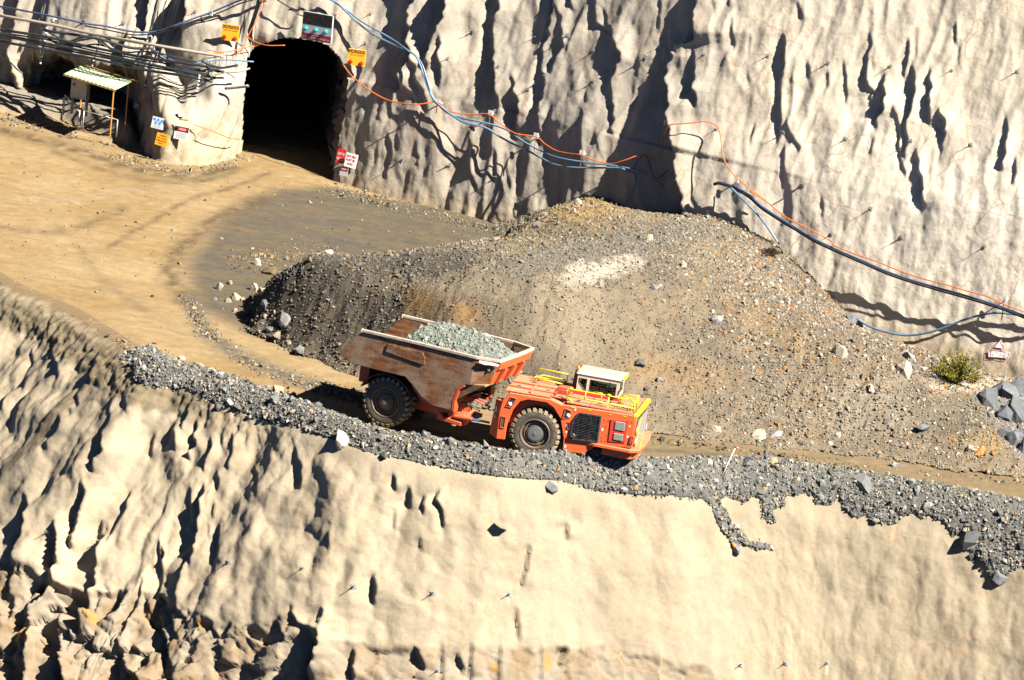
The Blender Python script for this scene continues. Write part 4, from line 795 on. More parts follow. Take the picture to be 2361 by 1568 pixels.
# ---- wheels: rim and hub with the tyre as a sub-part
RW = 0.98
def make_wheel(x, sgn, M, front):
    n = 56; b = MB()
    b.lathe([(0.60, 0.70), (0.60, 0.02), (0.60, -0.015), (0.585, -0.03), (0.545, -0.03), (0.53, 0.0), (0.51, 0.10), (0.46, 0.12), (0.455, 0.07), (0.42, 0.055), (0.40, 0.07), (0.385, 0.14), (0.34, 0.15)], n)
    b.m = 1; b.lathe([(0.34, 0.15), (0.335, 0.09), (0.30, 0.05), (0.27, 0.045)] + ([(0.262, 0.0), (0.06, -0.015), (0.055, -0.03), (0.001, -0.03)] if front else [(0.262, 0.02), (0.20, 0.0), (0.19, -0.05), (0.12, -0.06), (0.10, -0.09), (0.001, -0.095)]), n)
    b.m = 0
    for k in range(24):
        a = 2 * math.pi * k / 24; b.lathe([(0.017, 0.06), (0.017, 0.02), (0.001, 0.02)], 6, (0.318 * math.cos(a), 0, 0.318 * math.sin(a)))
    rm = Matrix.Translation((x, sgn * 1.5, RW)) @ (Matrix.Identity(4) if sgn < 0 else Matrix.Rotation(math.pi, 4, 'Z')) @ Matrix.Rotation(0.7 if front else 0.1, 4, 'Y')
    w = b.build('wheel', [m_rim, m_hub if front else m_rim], truck, M @ rm, 0, True)
    es = w.modifiers.new('edge', 'EDGE_SPLIT'); es.split_angle = R(40)
    b = MB(); prof = [(0.60, 0.02), (0.615, -0.02), (0.66, -0.035), (0.69, -0.03), (0.70, -0.04), (0.78, -0.035), (0.80, -0.025), (0.815, -0.028), (0.87, 0.005), (0.90, 0.03), (0.915, 0.08), (0.925, 0.36), (0.915, 0.64), (0.89, 0.70), (0.80, 0.74), (0.66, 0.75), (0.60, 0.70)]
    b.lathe(prof, 72); b.m = 1; nl = 26
    for k in range(nl):                                # chevron lugs
        for half in (0, 1):
            a0 = 2 * math.pi * (k + 0.5 * half) / nl; da = 0.074; tw = 0.085
            ys = (0.02, 0.345) if half == 0 else (0.375, 0.70); sl = (a0, a0 + tw) if half == 0 else (a0 + tw, a0)
            P_ = lambda r, a, y: (r * math.cos(a), y, r * math.sin(a))
            lo = [P_(0.90, sl[0] - da, ys[0]), P_(0.90, sl[0] + da, ys[0]), P_(0.90, sl[1] + da, ys[1]), P_(0.90, sl[1] - da, ys[1])]
            hi = [P_(0.972, sl[0] - da * 0.86, ys[0] + 0.01), P_(0.972, sl[0] + da * 0.86, ys[0] + 0.01), P_(0.985, sl[1] + da * 0.86, ys[1] - 0.0), P_(0.985, sl[1] - da * 0.86, ys[1] - 0.0)]
            b.hexa(lo, hi)
            if half == 0: b.hexa([P_(0.835, sl[0] - da, -0.012), P_(0.835, sl[0] + da, -0.012), P_(0.90, sl[0] + da, 0.02), P_(0.90, sl[0] - da, 0.02)], [P_(0.86, sl[0] - da * 0.85, -0.032), P_(0.86, sl[0] + da * 0.85, -0.032), P_(0.972, sl[0] + da * 0.86, 0.015), P_(0.972, sl[0] - da * 0.86, 0.015)])
    ty = b.build('tyre', [m_tyre, m_tread], w, None, 0, False)
    return w
for sgn in (-1, 1): make_wheel(0, sgn, MR, False); make_wheel(0, sgn, MF, True)
# ---- front module: fender walls, hood, deck
arch = [(1.14, 0.62), (1.12, 1.0), (0.88, 1.76), (0.57, 2.12), (0.27, 2.27), (-0.45, 2.25), (-0.74, 2.12), (-0.98, 1.71), (-1.11, 1.25), (-1.12, 0.55)]
fen = [(-1.44, 0.53), (-1.46, 1.6), (-1.40, 2.05), (-1.18, 2.38), (0.42, 2.40), (0.86, 2.27), (1.3, 2.30), (2.5, 2.33), (3.66, 2.36), (3.72, 2.20), (3.68, 1.10), (2.2, 0.98), (1.16, 0.95)]
b = MB()
for sgn in (-1, 1): b.prism(fen + arch, sgn * 1.5, sgn * 0.98)
b.prism([(1.14, 0.50), (1.95, 0.55), (2.35, 0.90), (2.3, 0.97), (1.14, 0.94)], -1.47, -0.9)
b.prism([(-1.3, 0.6), (-1.3, 2.36), (0.5, 2.38), (3.68, 2.33), (3.70, 1.0), (2.2, 0.8), (1.2, 0.7)], -0.975, 0.975)
b.hexa([(-1.43, -1.49, 0.53), (-1.43, -1.0, 0.53), (-1.40, -1.0, 2.02), (-1.40, -1.49, 2.02)], [(-1.78, -1.22, 0.62), (-1.78, -0.9, 0.62), (-1.70, -0.9, 2.0), (-1.70, -1.22, 2.0)])
hood = b.build('front_body', m_or, truck, MF, 0.035, seg=3)
dz = [(-1.5, 2.425), (0.44, 2.425), (0.50, 2.44), (0.98, 2.44)]
deck_specs = [(-1.38, -0.44, -1.40, 1.45, 2.405, 2.46), (-0.42, 0.40, -1.36, 1.45, 2.41, 2.47), (0.42, 0.98, -1.15, 1.45, 2.42, 2.475), (1.0, 1.86, -1.36, 0.24, 2.345, 2.405), (1.88, 2.74, -1.36, 0.24, 2.345, 2.41), (2.76, 3.58, -1.36, 1.42, 2.35, 2.41)]
for i, (x0, x1, y0, y1, z0, z1) in enumerate(deck_specs):
    b = MB(); b.box(x0, x1, y0, y1, z0, z1); b.build('deck_plate', m_or, truck, MF, 0.02)
for x0, x1, y in ((-1.36, 0.38, 0.0), (-1.36, 0.38, -0.75)):
    b = MB(); b.box(x0, x1, y - 0.03, y + 0.03, 2.472, 2.52); b.build('deck_ridge', m_or2, truck, MF, 0.01)
for x in (-0.43, 0.41):
    b = MB(); b.box(x - 0.035, x + 0.035, -1.3, 1.4, 2.478, 2.525); b.build('deck_ridge', m_or, truck, MF, 0.01)
b = MB(); b.box(0.5, 0.95, -0.7, 0.15, 2.478, 2.66); b.box(0.55, 0.9, -0.6, -0.45, 2.66, 2.73); b.build('equipment_box', m_red, truck, MF, 0.015)
b = MB(); b.box(0.95, 2.74, 0.10, 0.16, 2.412, 2.53); b.build('kick_plate', m_red, truck, MF, 0.008)
b = MB(); b.box(0.46, 0.52, -1.1, 0.2, 2.48, 2.60); b.build('kick_plate', m_red, truck, MF, 0.008)
for (x, y) in ((-1.0, -0.5), (-0.6, 0.5), (0.1, -0.4), (1.4, -0.9), (2.2, -0.8), (3.1, -0.6), (2.3, -0.3)):
    b = MB(); b.box(x - 0.07, x + 0.07, y - 0.02, y + 0.02, 2.412 if x > 0.5 else 2.474, 2.44 if x > 0.5 else 2.50); b.build('handle', m_blk, truck, MF)
for (y0, y1) in ((-1.32, -1.05), (-1.02, -0.7)):       # dark lamp recesses in the rear wing
    pass
def inset(name, poly, y=-1.5, frame=m_or, dark=m_blk, lamp=None):
    c0 = np.mean(poly, 0); big = [tuple(c0 + (np.array(p) - c0) * 1.16) for p in poly]
    b = MB(); n_ = len(poly); V = [(p[0], y - 0.035, p[1]) for p in big] + [(p[0], y - 0.035, p[1]) for p in poly] + [(p[0], y + 0.0, p[1]) for p in big] + [(p[0], y + 0.0, p[1]) for p in poly]
    F = []
    for i in range(n_):
        j = (i + 1) % n_; F += [(i, j, n_ + j, n_ + i), (i, 2 * n_ + i, 2 * n_ + j, j), (n_ + i, n_ + j, 3 * n_ + j, 3 * n_ + i)]
    b.add(V, F); b.m = 1; b.prism(poly, y - 0.004, y - 0.010)
    o = b.build(name, [frame, dark], truck, MF)
    if lamp:
        b = MB(); b.lathe([(0.001, -0.05), (0.05, -0.045), (0.075, -0.02), (0.075, 0.0)], 14, (lamp[0], y - 0.012, lamp[1])); b.build('headlight', m_lens, truck, MF, 0, True)
    return o
inset('lamp_recess', [(-1.22, 1.86), (-1.02, 1.86), (-0.90, 2.20), (-1.10, 2.22)], lamp=(-1.10, 1.96))
inset('lamp_recess', [(0.98, 1.78), (1.24, 1.88), (1.24, 2.10), (1.04, 2.16)], lamp=(1.17, 1.92))
inset('service_slot', [(-1.34, 1.02), (-1.20, 1.02), (-1.20, 1.42), (-1.34, 1.42)])
inset('service_slot', [(1.20, 1.42), (1.27, 1.42), (1.27, 1.66), (1.20, 1.66)])
# side radiator: frame, dark back and a stack of slats
b = MB(); fr_ = [(1.34, 1.03), (1.37, 1.78), (1.56, 2.12), (2.43, 2.14), (2.44, 1.10)]; c0 = np.mean(fr_, 0); ins = [tuple(c0 + (np.array(p) - c0) * 0.90) for p in fr_]; n_ = 5
V = [(p[0], -1.57, p[1]) for p in fr_] + [(p[0], -1.57, p[1]) for p in ins] + [(p[0], -1.502, p[1]) for p in fr_] + [(p[0], -1.51, p[1]) for p in ins]; F = []
for i in range(5):
    j = (i + 1) % 5; F += [(i, j, 5 + j, 5 + i), (i, 10 + i, 10 + j, j), (5 + i, 5 + j, 15 + j, 15 + i)]
b.add(V, F); b.m = 1; b.prism(ins, -1.503, -1.508); rad = b.build('radiator_grille', [m_grl, m_pit], truck, MF, 0.006)
def xr(z): return 1.36 + max(0, (z - 1.74)) * 0.52 + 0.055
b = MB()
for k in range(16):
    z = 1.10 + k * 0.0625; b.box(xr(z), 2.37, -1.555, -1.53, z, z + 0.012)
for x in (1.58, 2.05): b.box(x, x + 0.02, -1.562, -1.556, 1.08, 2.06)
b.build('slats', m_grl, rad)
b = MB(); b.lathe([(0.10, 0.02), (0.10, -0.05), (0.05, -0.06), (0.001, -0.04)], 18, (1.45, -1.55, 1.20)); b.build('filler_cap', m_blk, truck, MF, 0, True)
# red access door with two louvers
b = MB(); b.prism([(2.82, 1.20), (3.46, 1.27), (3.47, 2.14), (2.80, 2.08)], -1.503, -1.535); vp = b.build('access_door', m_red, truck, MF, 0.015)
for (x0, x1, z0, z1) in ((2.99, 3.39, 1.73, 2.05), (3.0, 3.37, 1.34, 1.58)):
    b = MB(); b.m = 1; b.box(x0, x1, -1.545, -1.538, z0, z1); b.m = 0
    for k in range(8):
        z = z0 + (k + 0.2) * (z1 - z0) / 8; b.hexa([(x0 + 0.01, -1.546, z + 0.02), (x1 - 0.01, -1.546, z + 0.02), (x1 - 0.01, -1.546, z + 0.026), (x0 + 0.01, -1.546, z + 0.026)], [(x0 + 0.01, -1.572, z - 0.004), (x1 - 0.01, -1.572, z - 0.004), (x1 - 0.01, -1.572, z + 0.004), (x0 + 0.01, -1.572, z + 0.004)])
    b.build('louver', [m_lv, m_blk], vp)
for (x, z, w, h, mm) in ((2.53, 1.62, 0.07, 0.12, m_wht), (1.40, 2.19, 0.06, 0.09, m_wht), (1.22, 0.72, 0.07, 0.10, m_wht), (3.17, 1.64, 0.16, 0.05, m_wht), (3.54, 1.93, 0.07, 0.05, m_wht), (3.52, 1.52, 0.08, 0.08, m_wht), (1.18, 1.28, 0.05, 0.10, m_wht), (1.15, 1.52, 0.05, 0.1, m_wht), (1.32, 2.265, 0.20, 0.04, m_yel), (1.95, 2.27, 0.10, 0.035, m_yel), (3.3, 2.28, 0.14, 0.03, m_yel), (2.75, 2.24, 0.1, 0.03, m_yel)):
    b = MB(); b.box(x - w / 2, x + w / 2, -1.512, -1.503, z - h / 2, z + h / 2); b.build('decal', mm, truck, MF)
for (x, z, w, h) in ((-1.60, 1.62, 0.10, 0.20), (-1.60, 1.36, 0.08, 0.12)):
    b = MB(); b.hexa([(x - w, -1.36 + 0.0, z - h / 2), (x, -1.42, z - h / 2), (x, -1.42, z + h / 2), (x - w, -1.36, z + h / 2)], [(x - w, -1.35, z - h / 2), (x, -1.41, z - h / 2), (x, -1.41, z + h / 2), (x - w, -1.35, z + h / 2)]); b.build('decal', m_wht, truck, MF)
for (x, z) in ((2.56, 2.0), (2.72, 2.0), (2.56, 1.3), (2.56, 1.18), (2.72, 1.42), (2.72, 1.2), (3.62, 2.1), (2.64, 1.75)):
    b = MB(); b.lathe([(0.016, 0.0), (0.016, -0.015), (0.001, -0.018)], 8, (x, -1.503, z)); b.build('bolt', m_blk, truck, MF)
# nose: radiator, headlamps, yellow edge, bumper
b = MB(); b.box(3.70, 3.76, -1.0, 1.1, 1.05, 2.14); nr_ = b.build('front_grille', m_blk, truck, MF, 0.01)
b = MB()
for k in range(20): b.box(3.762, 3.79, -0.97, 1.07, 1.10 + k * 0.05, 1.118 + k * 0.05)
for y in (-0.5, 0.0, 0.55): b.box(3.79, 3.802, y, y + 0.02, 1.08, 2.1)
b.build('slats', m_lv, nr_)
for q_ in ((-1.45, -1.04, 1.1), (1.12, 1.45, 1.0)):
    b = MB(); b.box(3.66, 3.74, q_[0], q_[1], q_[2], 2.2); b.build('nose_post', m_or, truck, MF, 0.02)
b = MB(); b.hexa([(3.64, -1.5, 2.30), (3.80, -1.42, 2.30), (3.84, 0, 2.32), (3.80, 1.42, 2.30), (3.64, 1.5, 2.30)], [(3.64, -1.5, 2.42), (3.80, -1.42, 2.42), (3.84, 0, 2.44), (3.80, 1.42, 2.42), (3.64, 1.5, 2.42)]); b.build('nose_edge', m_yel, truck, MF, 0.02)
for y, z in ((-1.25, 1.36), (1.28, 1.36), (-1.25, 1.78)):
    b = MB(); b.box(3.742, 3.80, y - 0.13, y + 0.13, z - 0.14, z + 0.14); b.m = 1; b.box(3.801, 3.808, y - 0.10, y + 0.10, z - 0.10, z + 0.10); b.build('headlight', [m_or2, m_lens], truck, MF, 0.01)
b = MB(); b.prism([(3.58, 1.24), (3.74, 1.24), (3.74, 1.55), (3.62, 1.54)], -1.502, -1.53); b.m = 1; b.prism([(3.615, 1.28), (3.70, 1.28), (3.71, 1.5), (3.64, 1.5)], -1.531, -1.54); b.build('side_lamp', [m_blk, m_red], truck, MF)
b = MB(); bp = [(2.05, -1.50), (2.3, -1.60), (3.7, -1.64), (4.02, -1.36), (4.10, -0.5), (4.10, 0.6), (4.0, 1.5), (3.98, 1.98), (3.76, 1.98), (3.66, 1.45), (2.05, 1.45)]
b.prism(bp, 0.93, 1.05, 'z'); b.prism([(2.6, -1.35), (3.72, -1.38), (3.90, -0.9), (3.92, 0.9), (3.7, 1.4), (2.6, 1.3)], 0.62, 0.928, 'z'); b.build('bumper', m_or, truck, MF, 0.02)
b = MB(); b.box(1.3, 3.3, -0.9, 0.9, 0.42, 0.68); b.box(-0.3, 0.3, -1.0, 1.0, 0.7, 1.25); b.build('front_frame', m_blk, truck, MF, 0.02)
b = MB(); b.tube([(3.83, -1.12, 1.12), (3.86, -1.14, 2.25)], 0.02, 6); b.tube([(3.98, -1.12, 1.06), (4.02, -1.13, 1.62), (3.83, -1.13, 1.64)], 0.025, 6)
for k in range(4): b.tube([(3.83, -1.14, 1.3 + k * 0.24), (3.88, -1.42, 1.3 + k * 0.24)], 0.02, 6)
b.build('ladder', m_yel, truck, MF)
# guard rails
def rail(pts_list, r, m, name='guard_rail'):
    b = MB()
    for p in pts_list: b.tube(p, r, 8)
    return b.build(name, m, truck, MF, 0, True)
y = -1.22
rail([[(0.95, y, 2.58), (0.94, y, 2.84), (0.98, y, 2.88), (3.52, y, 2.88), (3.58, y, 2.84), (3.58, y, 2.38)], [(0.95, y, 2.59), (3.56, y, 2.58)], [(0.95, y, 2.60), (1.34, y, 2.30)], [(1.66, y, 2.60), (1.66, y, 2.88)]], 0.024, m_lime)
rail([[(2.56, y + 0.01, 2.86), (2.56, y + 0.01, 2.42), (2.50, y + 0.01, 2.36)], [(2.46, y - 0.02, 2.92), (2.62, y - 0.02, 2.92)]], 0.026, m_yel)
for x, yy in ((1.1, y), (2.56, y), (3.42, y)):
    b = MB(); b.box(x - 0.06, x + 0.06, yy - 0.035, yy + 0.035, 2.87, 2.95); b.build('rail_clip', m_lime, truck, MF, 0.01)
rail([[(3.66, -1.1, 2.42), (3.66, -1.1, 3.0), (3.62, -0.95, 3.06), (3.62, -0.75, 3.0), (3.62, -0.75, 2.42)], [(3.64, -1.08, 2.7), (3.60, -0.75, 2.7)], [(3.5, -0.9, 2.42), (3.5, -0.9, 2.85), (2.9, -0.85, 2.85), (2.9, -0.85, 2.42)], [(2.9, -0.85, 2.62), (3.5, -0.9, 2.62)], [(3.3, -1.05, 2.42), (3.3, -1.05, 2.72)], [(2.9, -0.85, 2.85), (2.9, -0.3, 2.85)], [(2.9, -0.3, 2.42), (2.9, -0.3, 2.85), (3.5, -0.3, 2.85), (3.5, -0.3, 2.42)]], 0.024, m_yel)
rail([[(1.86, -0.3, 2.42), (1.86, -0.3, 2.72), (2.15, -0.3, 2.72), (2.15, -0.3, 2.42)]], 0.02, m_yel, 'grab_handle')
rail([[(-0.52, 0.95, 2.47), (-0.52, 0.95, 2.95), (0.56, 1.0, 2.90), (0.56, 1.0, 2.47)], [(-0.6, 0.75, 2.64), (-0.35, 0.9, 2.72), (0.5, 0.92, 2.68), (0.56, 0.75, 2.62)], [(-0.66, 0.6, 2.62), (0.52, 0.6, 2.58), (0.56, 0.75, 2.62), (-0.6, 0.75, 2.66), (-0.66, 0.6, 2.62)]], 0.027, m_yel)
# ---- cab: a hollow shell with glazed openings
X0, X1, Y0, Y1, CZ0, CZ1 = 1.05, 2.70, 0.26, 1.42, 2.42, 3.18
b = MB()
for (ya, yb) in ((Y0, Y0 + 0.05), (Y1 - 0.05, Y1)):
    b.box(X0, X1, ya, yb, CZ0, 2.575); b.box(X0, X1, ya, yb, 3.02, CZ1); b.box(X0, 1.13, ya, yb, 2.575, 3.02); b.box(1.43, 1.57, ya, yb, 2.575, 3.02); b.box(2.58, X1, ya, yb, 2.575, 3.02)
    b.prism([(1.13, 2.575), (1.38, 2.575), (1.13, 2.86)], ya, yb)
b.box(X0, X0 + 0.05, Y0 + 0.05, Y1 - 0.05, CZ0, 2.7); b.box(X0, X0 + 0.05, Y0 + 0.05, Y1 - 0.05, 3.05, CZ1); b.box(X1 - 0.05, X1, Y0 + 0.05, Y1 - 0.05, CZ0, 2.60); b.box(X1 - 0.05, X1, Y0 + 0.05, Y1 - 0.05, 3.06, CZ1); b.box(X0 + 0.05, X1 - 0.05, Y0 + 0.05, Y1 - 0.05, CZ0, CZ0 + 0.04)
cabo = b.build('cab', m_cab, truck, MF, 0.008)
b = MB(); rf_lo = [(X0 - 0.06, Y0 - 0.05, CZ1), (X1 + 0.10, Y0 - 0.05, CZ1), (X1 + 0.10, Y1 + 0.05, CZ1), (X0 - 0.06, Y1 + 0.05, CZ1)]; b.hexa(rf_lo, [(x + (0.06 if x < 2 else -0.03), yv + (0.12 if yv < 0.9 else -0.12), CZ1 + 0.12) for x, yv, z in rf_lo]); b.build('roof', m_cab, cabo, None, 0.015)
b = MB(); b.box(X1 + 0.101, X1 + 0.13, Y0 - 0.05, Y1 + 0.05, CZ1 - 0.03, CZ1 + 0.10); b.build('roof_edge', m_yel, cabo, None, 0.006)
b = MB(); b.hexa([(1.135, Y0 + 0.02, 2.865), (1.385, Y0 + 0.02, 2.58), (1.425, Y0 + 0.02, 2.58), (1.425, Y0 + 0.02, 3.015), (1.135, Y0 + 0.02, 3.015)], [(1.135, Y0 + 0.03, 2.865), (1.385, Y0 + 0.03, 2.58), (1.425, Y0 + 0.03, 2.58), (1.425, Y0 + 0.03, 3.015), (1.135, Y0 + 0.03, 3.015)]); b.build('window', m_glass, cabo)
for ya in (Y0 + 0.02, Y1 - 0.03):
    b = MB(); b.box(1.575, 2.575, ya, ya + 0.008, 2.58, 3.015); b.build('window', m_glass, cabo)
b = MB(); b.box(X1 - 0.03, X1 - 0.022, Y0 + 0.055, Y1 - 0.055, 2.605, 3.055); b.build('windscreen', m_glass, cabo)
def seal(poly):
    b = MB(); b.tube([(p[0], Y0 - 0.004, p[1]) for p in poly + poly[:1]], 0.014, 6, False); b.build('window_seal', m_blk, cabo)
seal([(1.57, 2.575), (2.58, 2.575), (2.58, 3.02), (1.57, 3.02)]); seal([(1.13, 2.86), (1.38, 2.575), (1.43, 2.575), (1.43, 3.02), (1.13, 3.02)])
b = MB(); b.tube([(2.3, Y0 - 0.02, 3.07), (2.46, Y0 - 0.03, 2.98), (2.3, Y0 - 0.025, 2.97)], 0.009, 5); b.build('wiper', m_blk, cabo)
b = MB(); b.box(1.25, 1.75, 0.62, 1.1, 2.46, 2.62); b.box(1.22, 1.34, 0.64, 1.08, 2.62, 3.02); b.build('seat', m_red, cabo, None, 0.03)
b = MB(); b.box(2.35, 2.62, 0.36, 1.32, 2.46, 2.66); b.tube([(2.3, 0.86, 2.6), (2.22, 0.86, 2.70)], 0.02, 6); b.build('dashboard', m_blk, cabo, None, 0.02)
b = MB(); b.tube([(2.20 + 0.07 * math.sin(a), 0.86 + 0.17 * math.cos(a), 2.72 + 0.15 * math.sin(a)) for a in np.linspace(0, 2 * math.pi, 20)], 0.015, 6); b.build('steering_wheel', m_blk, cabo)
b = MB(); b.lathe([(0.001, 0)] + [(0.07, 0), (0.07, 0.02), (0.0, 0.02)], 12); bo = MB()
bo.add([(1.0 + 0.06 * math.cos(a), 0.5 + 0.06 * math.sin(a), z) for z in (3.30, 3.40) for a in np.linspace(0, 2 * math.pi, 12, endpoint=False)] + [(1.0, 0.5, 3.43)], [(k, (k + 1) % 12, 12 + (k + 1) % 12, 12 + k) for k in range(12)] + [(12 + k, 12 + (k + 1) % 12, 24) for k in range(12)])
bo.build('beacon', m_amb, truck, MF, 0, True)
b = MB(); b.hexa([(0.86, 0.35, 2.48), (1.04, 0.35, 2.48), (1.04, 1.2, 2.48), (0.86, 1.2, 2.48)], [(0.92, 0.35, 3.30), (1.04, 0.35, 3.30), (1.04, 1.2, 3.30), (0.92, 1.2, 3.30)]); b.build('cab_back_box', m_blk, truck, MF, 0.02)
b = MB(); b.tube([(-1.35, -0.35, 2.46), (-1.48, -0.3, 2.62), (-1.5, 0.1, 2.60), (-1.55, 0.4, 2.5)], 0.07, 8); b.build('air_hose', m_blk, truck, MF)
b = MB(); b.tube([(2.66, 0.14, 2.42), (2.72, 0.02, 2.7), (2.74, -0.02, 2.74)], 0.012, 5); b.box(2.70, 2.76, -0.10, 0.02, 2.70, 2.86); b.build('mirror', m_blk, truck, MF)
# the driver behind the wheel
def skin_body(name, chain, edges, mats, parent=None, sub=2, M4=None):
    me = bpy.data.meshes.new(name); me.from_pydata([c[0] for c in chain], edges, []); o = bpy.data.objects.new(name, me); COL.objects.link(o)
    sk = o.modifiers.new('skin', 'SKIN'); sk.use_smooth_shade = True
    for i, c in enumerate(chain): me.skin_vertices[0].data[i].radius = (c[1], c[1] * (c[2] if len(c) > 2 else 1))
    me.skin_vertices[0].data[0].use_root = True; ss = o.modifiers.new('sub', 'SUBSURF'); ss.levels = sub; ss.render_levels = sub
    me.materials.append(mats)
    if parent is not None: o.parent = parent
    if M4 is not None: o.matrix_local = M4
    return o
m_hivis = plain('work_shirt', (0.03, 0.045, 0.05), 0.8, 0, 0.2, 0.2); m_skin = plain('skin', (0.36, 0.2, 0.13), 0.6, 0, 0.3, 0.1)
PM = TW @ MF
pw = tag(skin_body('person', [((1.52, 0.86, 2.60), 0.11, 1.3), ((1.50, 0.86, 2.75), 0.11, 1.4), ((1.50, 0.86, 2.86), 0.10, 1.5), ((1.53, 0.86, 2.92), 0.045), ((1.56, 0.86, 2.98), 0.065), ((1.58, 0.86, 3.04), 0.075), ((1.54, 0.68, 2.86), 0.05), ((1.74, 0.64, 2.72), 0.04), ((1.98, 0.72, 2.74), 0.03), ((2.15, 0.74, 2.76), 0.03), ((1.54, 1.04, 2.86), 0.05), ((1.74, 1.08, 2.72), 0.04), ((1.98, 1.0, 2.74), 0.03), ((2.15, 0.98, 2.76), 0.03), ((1.80, 0.76, 2.60), 0.075), ((1.95, 0.76, 2.52), 0.06), ((1.80, 0.96, 2.60), 0.075), ((1.95, 0.96, 2.52), 0.06)],
    [(0, 1), (1, 2), (2, 3), (3, 4), (4, 5), (2, 6), (6, 7), (7, 8), (8, 9), (2, 10), (10, 11), (11, 12), (12, 13), (0, 14), (14, 15), (0, 16), (16, 17)], m_hivis), 'driver in dark workwear seated at the wheel inside the truck cab', 'person')
pw.matrix_world = PM
b = MB(); b.lathe([(0.001, 0)], 4); hb = MB(); hb.add([(1.58 + 0.095 * math.cos(a) * math.cos(e), 0.86 + 0.085 * math.sin(a) * math.cos(e), 3.06 + 0.085 * math.sin(e)) for e in (0, 0.5, 1.0, 1.4) for a in np.linspace(0, 2 * math.pi, 14, endpoint=False)] + [(1.58, 0.86, 3.146)], [(i * 14 + k, i * 14 + (k + 1) % 14, (i + 1) * 14 + (k + 1) % 14, (i + 1) * 14 + k) for i in range(3) for k in range(14)] + [(42 + k, 42 + (k + 1) % 14, 56) for k in range(14)])
hb.build('cap', m_blk, pw, None, 0, True)

# ------------------------------------------------------------------ the load of broken rock
rg = np.random.default_rng(21); lx = np.arange(-0.75, 4.12, 0.05); ly = np.arange(-1.68, 1.69, 0.05); LX, LY = np.meshgrid(lx, ly, indexing='ij')
lh = 2.5 + 0.98 * sst(-0.75, 0.9, LX) + 0.52 * np.clip(1 - (LY / 1.75) ** 2, 0, 1) ** 0.8 * sst(-0.6, 1.0, LX) * (1 - 0.9 * sst(2.2, 4.3, LX)) - 0.30 * sst(3.4, 4.3, LX) - 0.25 * sst(0.6, 1.7, LY) * sst(1.0, 3.0, LX)
lh += 0.08 * fbm(LX / 0.5, LY / 0.5, 131, 4)
LVt = np.c_[LX.ravel(), LY.ravel(), lh.ravel()]; i2 = rg.integers(0, len(LVt), 12000); sz = np.minimum(0.016 + 0.03 * rg.gamma(1.1, 0.75, len(i2)), 0.17)
sc2 = np.array([0.155, 0.172, 0.148]) * rg.uniform(0.65, 1.35, (len(i2), 1)) * rg.uniform(0.95, 1.05, (len(i2), 3))
SV, SF, SCc = scatter(LVt[i2] + rg.uniform(-0.03, 0.03, (len(i2), 3)), sz, sc2, rg)
LF_ = tris(grid_faces(*LX.shape)); AV = np.concatenate([LVt, SV])
MRW = np.array(TW @ MR); AVw = AV @ MRW[:3, :3].T + MRW[:3, 3]
o = mesh_np('rock_load', AVw, np.concatenate([LF_, SF + len(LVt)]), m_stone, False, {'Col': np.concatenate([np.tile(np.array([0.12, 0.135, 0.12]), (len(LVt), 1)), SCc])})
tag(o, 'pale grey broken rock heaped in the dump body of the truck', 'rock load', kind='stuff')
# ------------------------------------------------------------------ fixings on the rock face
WN = np.array([-0.50, -0.80, 0.24]); WN /= np.linalg.norm(WN); WT = np.array([0.857, -0.515, 0.0]); VUP = np.array([0, 0, 1.0])
def wdist(D):
    d = Vector(ray([D])[0]).normalized(); h = bvh_wall.ray_cast(CV, d)
    return (h[3] if h[0] is not None else (Vector(gnd([D])[0]) - CV).length), d
def drape(pts, off=0.15, n=None, win=4, smooth=5):
    """a line lying over the ridges of the rock face: nearest depth along it, eased, and off metres clear of the rock"""
    n = n or max(16, int(sum(math.dist(a, b) for a, b in zip(pts, pts[1:])) / 9)); q = catmull(pts, n); dd = []; dirs = []
    for p in q: a, d = wdist(p); dd.append(a); dirs.append(d)
    dd = np.array(dd); m = np.array([dd[max(0, i - win):i + win + 1].min() for i in range(n)])
    for _ in range(smooth): m[1:-1] = np.minimum(0.25 * m[:-2] + 0.5 * m[1:-1] + 0.25 * m[2:], m[1:-1] + 0.05)
    m = m - off / 0.62
    return [tuple(CV + d * float(a)) for a, d in zip(m, dirs)]
def cable(name, pts, r, mat, off, label, cat, group=None, **kw):
    b = MB(); b.tube(drape(pts, off, **kw), r, 7); return tag(b.build(name, mat, None, None, 0, True), label, cat, group)
m_cbl = plain('blue_black_cable', (0.035, 0.06, 0.13), 0.4, 0, 0.5, 0.25, (0.12, 0.14, 0.17)); m_cb2 = plain('steel_blue_hose', (0.07, 0.16, 0.27), 0.4, 0, 0.5, 0.25); m_ocb = plain('orange_cable', (0.62, 0.11, 0.015), 0.5, 0, 0.4, 0.15)
m_bcb = plain('black_pipe', (0.012, 0.016, 0.024), 0.4, 0, 0.5, 0.2, (0.07, 0.07, 0.07)); m_gpp = plain('grey_duct', (0.22, 0.20, 0.17), 0.6, 0, 0.4, 0.4); m_galv = plain('galvanised', (0.34, 0.34, 0.32), 0.45, 0.4, 0.5, 0.3)
m_chain = plain('rusty_chain', (0.09, 0.04, 0.02), 0.8, 0.2, 0.3, 0.4); m_por = plain('white_insulator', (0.6, 0.58, 0.52), 0.4, 0, 0.5, 0.3); m_rpost = plain('ochre_post', (0.40, 0.17, 0.025), 0.6, 0, 0.4, 0.3)
gC, gO, gP = 'dark cables strung along the rock face', 'orange cables strung along the rock face', 'black service pipes above the shelter'
A1 = [Z1(-120, 40), Z1(0, 60), Z1(150, 85), Z1(480, 150), Z1(780, 215), Z1(960, 240), Z1(1180, 285), Z1(1300, 297), Z1(1440, 290), Z1(1600, 240), Z1(1800, 165), Z1(1940, 118), Z1(2100, 50), Z1(2240, -5), Z1(2500, -60)]
